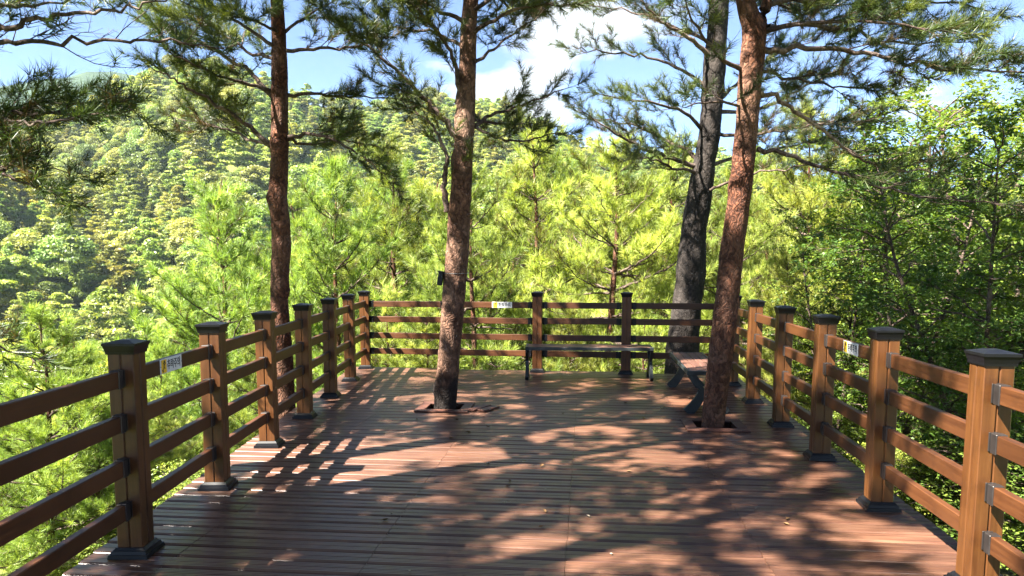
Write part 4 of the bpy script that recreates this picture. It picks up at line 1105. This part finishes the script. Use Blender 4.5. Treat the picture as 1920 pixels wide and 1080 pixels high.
# ------------------------------------------------------------------ valley and hillside trees
def far_tree(seed, kind, H, nface, fs):
    rs_ = np.random.RandomState(seed); V = []; T = []
    if kind == 'pine':
        npad = 26; C = []; Rr = []
        for i in range(npad):
            f = (i + .5) / npad; z = H * (.36 + .62 * f); rad = H * .23 * (1 - f ** 1.6) * rs_.uniform(.5, 1.1) + .15; a = rs_.uniform(0, 6.28)
            C.append((math.cos(a) * rad, math.sin(a) * rad, z)); q = H * (.135 * (1 - .55 * f)) * rs_.uniform(.75, 1.25); Rr.append((q, q, q * .42))
    else:
        npad = 20; C = []; Rr = []
        for i in range(npad):
            d = rs_.normal(size=3); d /= np.linalg.norm(d); d[2] = abs(d[2]) * 1.0 - .25; rad = H * .27 * rs_.uniform(.4, 1.0)
            C.append((d[0] * rad, d[1] * rad, H * .62 + d[2] * H * .30)); q = H * .135 * rs_.uniform(.75, 1.3); Rr.append((q, q, q * .8))
    C = np.array(C); Rr = np.array(Rr); w = Rr[:, 0] ** 2; w /= w.sum()
    pad = rs_.choice(len(C), nface, p=w); d = rs_.normal(size=(nface, 3)); d /= np.linalg.norm(d, axis=1, keepdims=True)
    d[:, 2] = np.where(rs_.rand(nface) < .72, np.abs(d[:, 2]), d[:, 2])
    P = C[pad] + d * Rr[pad] * (rs_.rand(nface, 1) ** .35)
    nrm = d * .7 + np.array([0, 0, .4]) + rs_.normal(0, .7, (nface, 3)); nrm /= np.linalg.norm(nrm, axis=1, keepdims=True)
    u = np.cross(nrm, rs_.normal(size=(nface, 3))); u /= np.linalg.norm(u, axis=1, keepdims=True); v = np.cross(nrm, u); s = fs * rs_.uniform(.6, 1.3, (nface, 1))
    V = np.stack([P - u * s * .5, P + v * s * .28, P + u * s * .6, P - v * s * .3], 1).reshape(-1, 3)
    ptint = rs_.normal(.5, .17, len(C)); t = np.repeat(np.clip(ptint[pad] + rs_.normal(0, .14, nface), 0, 1), 4)
    crown = mesh_np('crown', V, np.arange(nface * 4).reshape(-1, 4), t)
    tb = MB(); bend = rs_.normal(0, .25, 2)
    tb.tube([(0, 0, -1.5), (bend[0] * .4, bend[1] * .4, H * .35), (bend[0], bend[1], H * .9)], [H * .017, H * .013, H * .004], 7, cap=False)
    for i in range(0, npad, 2):
        c = Vector(C[i]); z0 = max(H * .3, c.z - .9); f = z0 / H
        tb.tube([(bend[0] * f, bend[1] * f, z0), tuple((c + Vector((bend[0] * f, bend[1] * f, z0))) / 2 + Vector((0, 0, -.1))), tuple(c)], [H * .006, H * .004, H * .002], 4, cap=False)
    return crown, tb.mesh('trunk', True)
VT = []
for sd, kd, H in ((301, 'pine', 11), (302, 'pine', 12), (303, 'broad', 9), (304, 'broad', 8)):
    c, t = far_tree(sd, kd, H, 9000 if kd == 'pine' else 8000, .27); c.materials.append(M['far_pine' if kd == 'pine' else 'far_broad']); t.materials.append(M['twig_pale'])
    VT.append((dict(trunk=t, crown=c, H=H), kd))
rs = random.Random(9); spots = []; tries = 0
while len(spots) < 290 and tries < 40000:
    tries += 1; az = rs.uniform(-.78, .72); r = 26 + 110 * rs.random() ** .8; x = math.sin(az) * r; y = 5 + math.cos(az) * r
    md = 3.2 + r * .030
    if any((x - a) ** 2 + (y - b_) ** 2 < md * md for a, b_ in spots): continue
    spots.append((x, y)); nv = mnoise.noise(Vector((x * .03, y * .03, 1.7)))
    broad = nv > .05 or (r < 80 and az < -.3 and rs.random() < .4)
    pr, kd = VT[(2 if broad else 0) + rs.randrange(2)]
    H = rs.uniform(6.5, 10.5) if not broad else rs.uniform(5.0, 8.0)
    if az > -.25 and r < 60: H *= .75
    if broad: place(pr, 'broadleaf_tree', 'broadleaf tree', 'rounded broadleaf tree growing down in the forested valley', 'broadleaf trees in the valley', x, y, H, rs.uniform(0, 6.28), wide=rs.uniform(1.0, 1.35))
    else: place(pr, 'pine_tree', 'pine tree', 'slender pine with layered boughs growing down in the forested valley', 'pines in the valley', x, y, H, rs.uniform(0, 6.28), wide=rs.uniform(.9, 1.2))
print('valley trees', len(spots))

# the wooded hillside reads as one mass
src = bpy.data.collections.new('hill_tree_kinds'); fk = []
for sd, kd, H in ((401, 'pine', 10), (402, 'pine', 11), (403, 'pine', 9), (404, 'broad', 8), (405, 'broad', 9)):
    c, t = far_tree(sd, kd, H, 4200, .38)
    o = bpy.data.objects.new('hill_tree_%s' % 'abcde'[sd - 401], c); c.materials.append(M['far_pine' if kd == 'pine' else 'far_broad']); src.objects.link(o); fk.append(kd)
pts = []; rots = []; scl = []; idx = []
rsn = np.random.RandomState(3); cell = 3.8
X, Yg = np.meshgrid(np.arange(-420, 420, cell), np.arange(40, 470, cell)); X = X.ravel() + rsn.uniform(-2.1, 2.1, X.size); Yg = Yg.ravel() + rsn.uniform(-2.1, 2.1, Yg.size)
rad = np.hypot(X, Yg - 5); az = np.arctan2(X, Yg - 5); keep = (rad > 118) & (rad < 410) & (np.abs(az) < .80); X, Yg = X[keep], Yg[keep]; Z = terrain(X, Yg) - .3
for x, y, z in zip(X, Yg, Z):
    nv = mnoise.noise(Vector((x * .018, y * .018, 4.2))) + .35 * mnoise.noise(Vector((x * .07, y * .07, 8)))
    pts.append((x, y, z)); rots.append((rsn.normal(0, .05), rsn.normal(0, .05), rsn.uniform(0, 6.28))); s = rsn.uniform(.45, 1.0) * (1.6 if rsn.rand() < .25 else 1)
    scl.append((s * rsn.uniform(.95, 1.25), s * rsn.uniform(.95, 1.25), s)); idx.append(rsn.randint(3, 5) if nv > .06 else rsn.randint(0, 3))
me = bpy.data.meshes.new('hillside_forest'); me.from_pydata(pts, [], [])
a = me.attributes.new('rot', 'FLOAT_VECTOR', 'POINT'); a.data.foreach_set('vector', np.array(rots, np.float32).ravel())
a = me.attributes.new('scl', 'FLOAT_VECTOR', 'POINT'); a.data.foreach_set('vector', np.array(scl, np.float32).ravel())
a = me.attributes.new('kind', 'INT', 'POINT'); a.data.foreach_set('value', np.array(idx, np.int32))
fo = tag(link_mesh('hillside_forest', me, None), 'dense sunlit forest of pines and broadleaf trees covering the far hillside', 'forest', kind='stuff')
ng = bpy.data.node_groups.new('forest_scatter', 'GeometryNodeTree')
ng.interface.new_socket('Geometry', in_out='INPUT', socket_type='NodeSocketGeometry'); ng.interface.new_socket('Geometry', in_out='OUTPUT', socket_type='NodeSocketGeometry')
N = ng.nodes; gi = N.new('NodeGroupInput'); go = N.new('NodeGroupOutput'); ip = N.new('GeometryNodeInstanceOnPoints'); ci = N.new('GeometryNodeCollectionInfo')
ci.inputs['Collection'].default_value = src; ci.inputs['Separate Children'].default_value = True; ci.inputs['Reset Children'].default_value = True
ip.inputs['Pick Instance'].default_value = True
def attr(nm, dt):
    q = N.new('GeometryNodeInputNamedAttribute'); q.data_type = dt; q.inputs['Name'].default_value = nm; return q.outputs['Attribute']
e2r = N.new('FunctionNodeEulerToRotation'); ng.links.new(attr('rot', 'FLOAT_VECTOR'), e2r.inputs[0])
ng.links.new(gi.outputs[0], ip.inputs['Points']); ng.links.new(ci.outputs[0], ip.inputs['Instance']); ng.links.new(attr('kind', 'INT'), ip.inputs['Instance Index'])
ng.links.new(e2r.outputs[0], ip.inputs['Rotation']); ng.links.new(attr('scl', 'FLOAT_VECTOR'), ip.inputs['Scale']); ng.links.new(ip.outputs[0], go.inputs[0])
md = fo.modifiers.new('scatter', 'NODES'); md.node_group = ng
print('forest points', len(pts))

# ------------------------------------------------------------------ power line down in the valley
YP = 46.0
pole_x = at_y(215, 700, YP).x
pz = float(terrain(pole_x, YP))
pole = tag(empty('utility_pole', (pole_x, YP, pz)), 'concrete utility pole among the trees in the valley, carrying pale wires', 'utility pole')
b = MB(); b.tube([(0, 0, -1), (0, 0, 3), (0, 0, at_y(215, 655, YP).z - pz)], [.16, .14, .10], 10); b.build('shaft', M['concrete'], pole)
for i, (ya, yb) in enumerate(((644, 664), (672, 690), (679, 697), (692, 709), (709, 721))):
    P = [at_y(x, ya + (yb - ya) * (x + 300) / 500 + 9 * (1 - ((x - 0) / 300) ** 2) - 6, YP) for x in np.linspace(-300, 215, 18)]
    P[-1] = Vector((pole_x, YP, P[-1].z))
    b = MB(); b.tube(P, .008, 5); tag(b.build('power_line', M['wire'], None), 'thin pale overhead wire strung across the valley, %s of the five' % ('topmost', 'second from the top', 'middle one', 'second from the bottom', 'lowest')[i], 'wire', 'overhead wires in the valley')

# ------------------------------------------------------------------ litter on the floor
def leaf_thing(s, curl):
    out = [(0, -.5), (.16, -.25), (.22, .05), (.13, .3), (0, .5), (-.13, .3), (-.22, .05), (-.16, -.25)]
    m = MB(); m.v = [(0, 0, .02 * s)] + [(x * s, y * s, curl * s * (abs(x) * 2.2 + y * y * .9) + .004) for x, y in out]
    m.f = [(0, 1 + k, 1 + (k + 1) % 8) for k in range(8)]; return m.mesh('fallen_leaf', True)
lm = []
for s, c, mt in ((.062, .45, 'dry_leaf'), (.05, .3, 'dry_leaf'), (.042, .5, 'pale_leaf'), (.034, .25, 'pale_leaf')):
    q = leaf_thing(s, c); q.materials.append(M[mt]); lm.append((q, mt))
rs = random.Random(21)
for i in range(46):
    u, v = rs.uniform(-2.0, 2.5), 3.4 + 5.6 * rs.random() ** 1.6
    q, mt = lm[rs.choice((0, 1, 1, 2, 3, 3))]
    o = link_mesh('fallen_leaf', q, None, None, du(u, v, .0005)); o.rotation_euler = (rs.gauss(0, .12), rs.gauss(0, .12), rs.uniform(0, 6.28))
    tag(o, 'curled brown leaf fallen on the deck boards' if mt == 'dry_leaf' else 'small pale fleck of leaf fallen on the deck boards', 'leaf', 'brown leaves on the deck' if mt == 'dry_leaf' else 'pale leaf flecks on the deck')
m = MB()
for i in range(1300):
    u, v = rs.uniform(-2.1, 2.7), rs.uniform(3.0, 10.2) if rs.random() < .4 else rs.uniform(3.0, 6.0)
    if i % 3 == 0:                        # drifts against the collars and along the rail feet
        q_ = rs.random()
        if q_ < .5:
            cu, cv = uv(rs.choice((T2B, T4B))); a0_ = rs.uniform(0, 6.28); r0_ = .40 + abs(rs.gauss(0, .12)); u, v = cu + math.cos(a0_) * r0_, cv + math.sin(a0_) * r0_
        else:
            pp = rs.choice(LP[5:] + RP[4:]); cu, cv = uv(pp); u, v = cu + rs.gauss(0, .13), cv + rs.gauss(0, .3)
    a = rs.uniform(0, 6.28); L = rs.uniform(.04, .11); c = du(u, v, .003)
    d = Vector((math.cos(a), math.sin(a), 0)) * L / 2; n_ = Vector((-math.sin(a), math.cos(a), 0)); k = n_ * rs.gauss(0, .012)
    i0 = len(m.v); m.v += [tuple(c - d), tuple(c + k + n_ * .0006 + Vector((0, 0, .003))), tuple(c + k - n_ * .0006 + Vector((0, 0, .003))), tuple(c + d)]; m.f += [(i0, i0 + 2, i0 + 3, i0 + 1)]
tag(m.build('needle_litter', M['dry_leaf'], None), 'dry pine needles scattered over the deck boards', 'pine needles', kind='stuff')

# ------------------------------------------------------------------ haze
def mat_haze(density):
    m, n, l = new_mat('valley_haze'); o = n.new('ShaderNodeOutputMaterial'); v = n.new('ShaderNodeVolumePrincipled')
    v.inputs['Color'].default_value = (.66, .84, 1.0, 1); v.inputs['Density'].default_value = density; v.inputs['Anisotropy'].default_value = 0.0
    l.new(v.outputs[0], o.inputs['Volume']); return m
HAZE = True
if HAZE:
    b = MB(); zlo = float(gz.min()) - 1; zhi = max(float(gz.max()) + 16, 268.0)
    b.box((0, 65, (zlo + zhi) / 2), (2330, 2450, zhi - zlo)); hz = b.build('haze', mat_haze(.00011), None)
    tag(hz, 'thin pale air haze filling the valley', 'haze', kind='stuff')
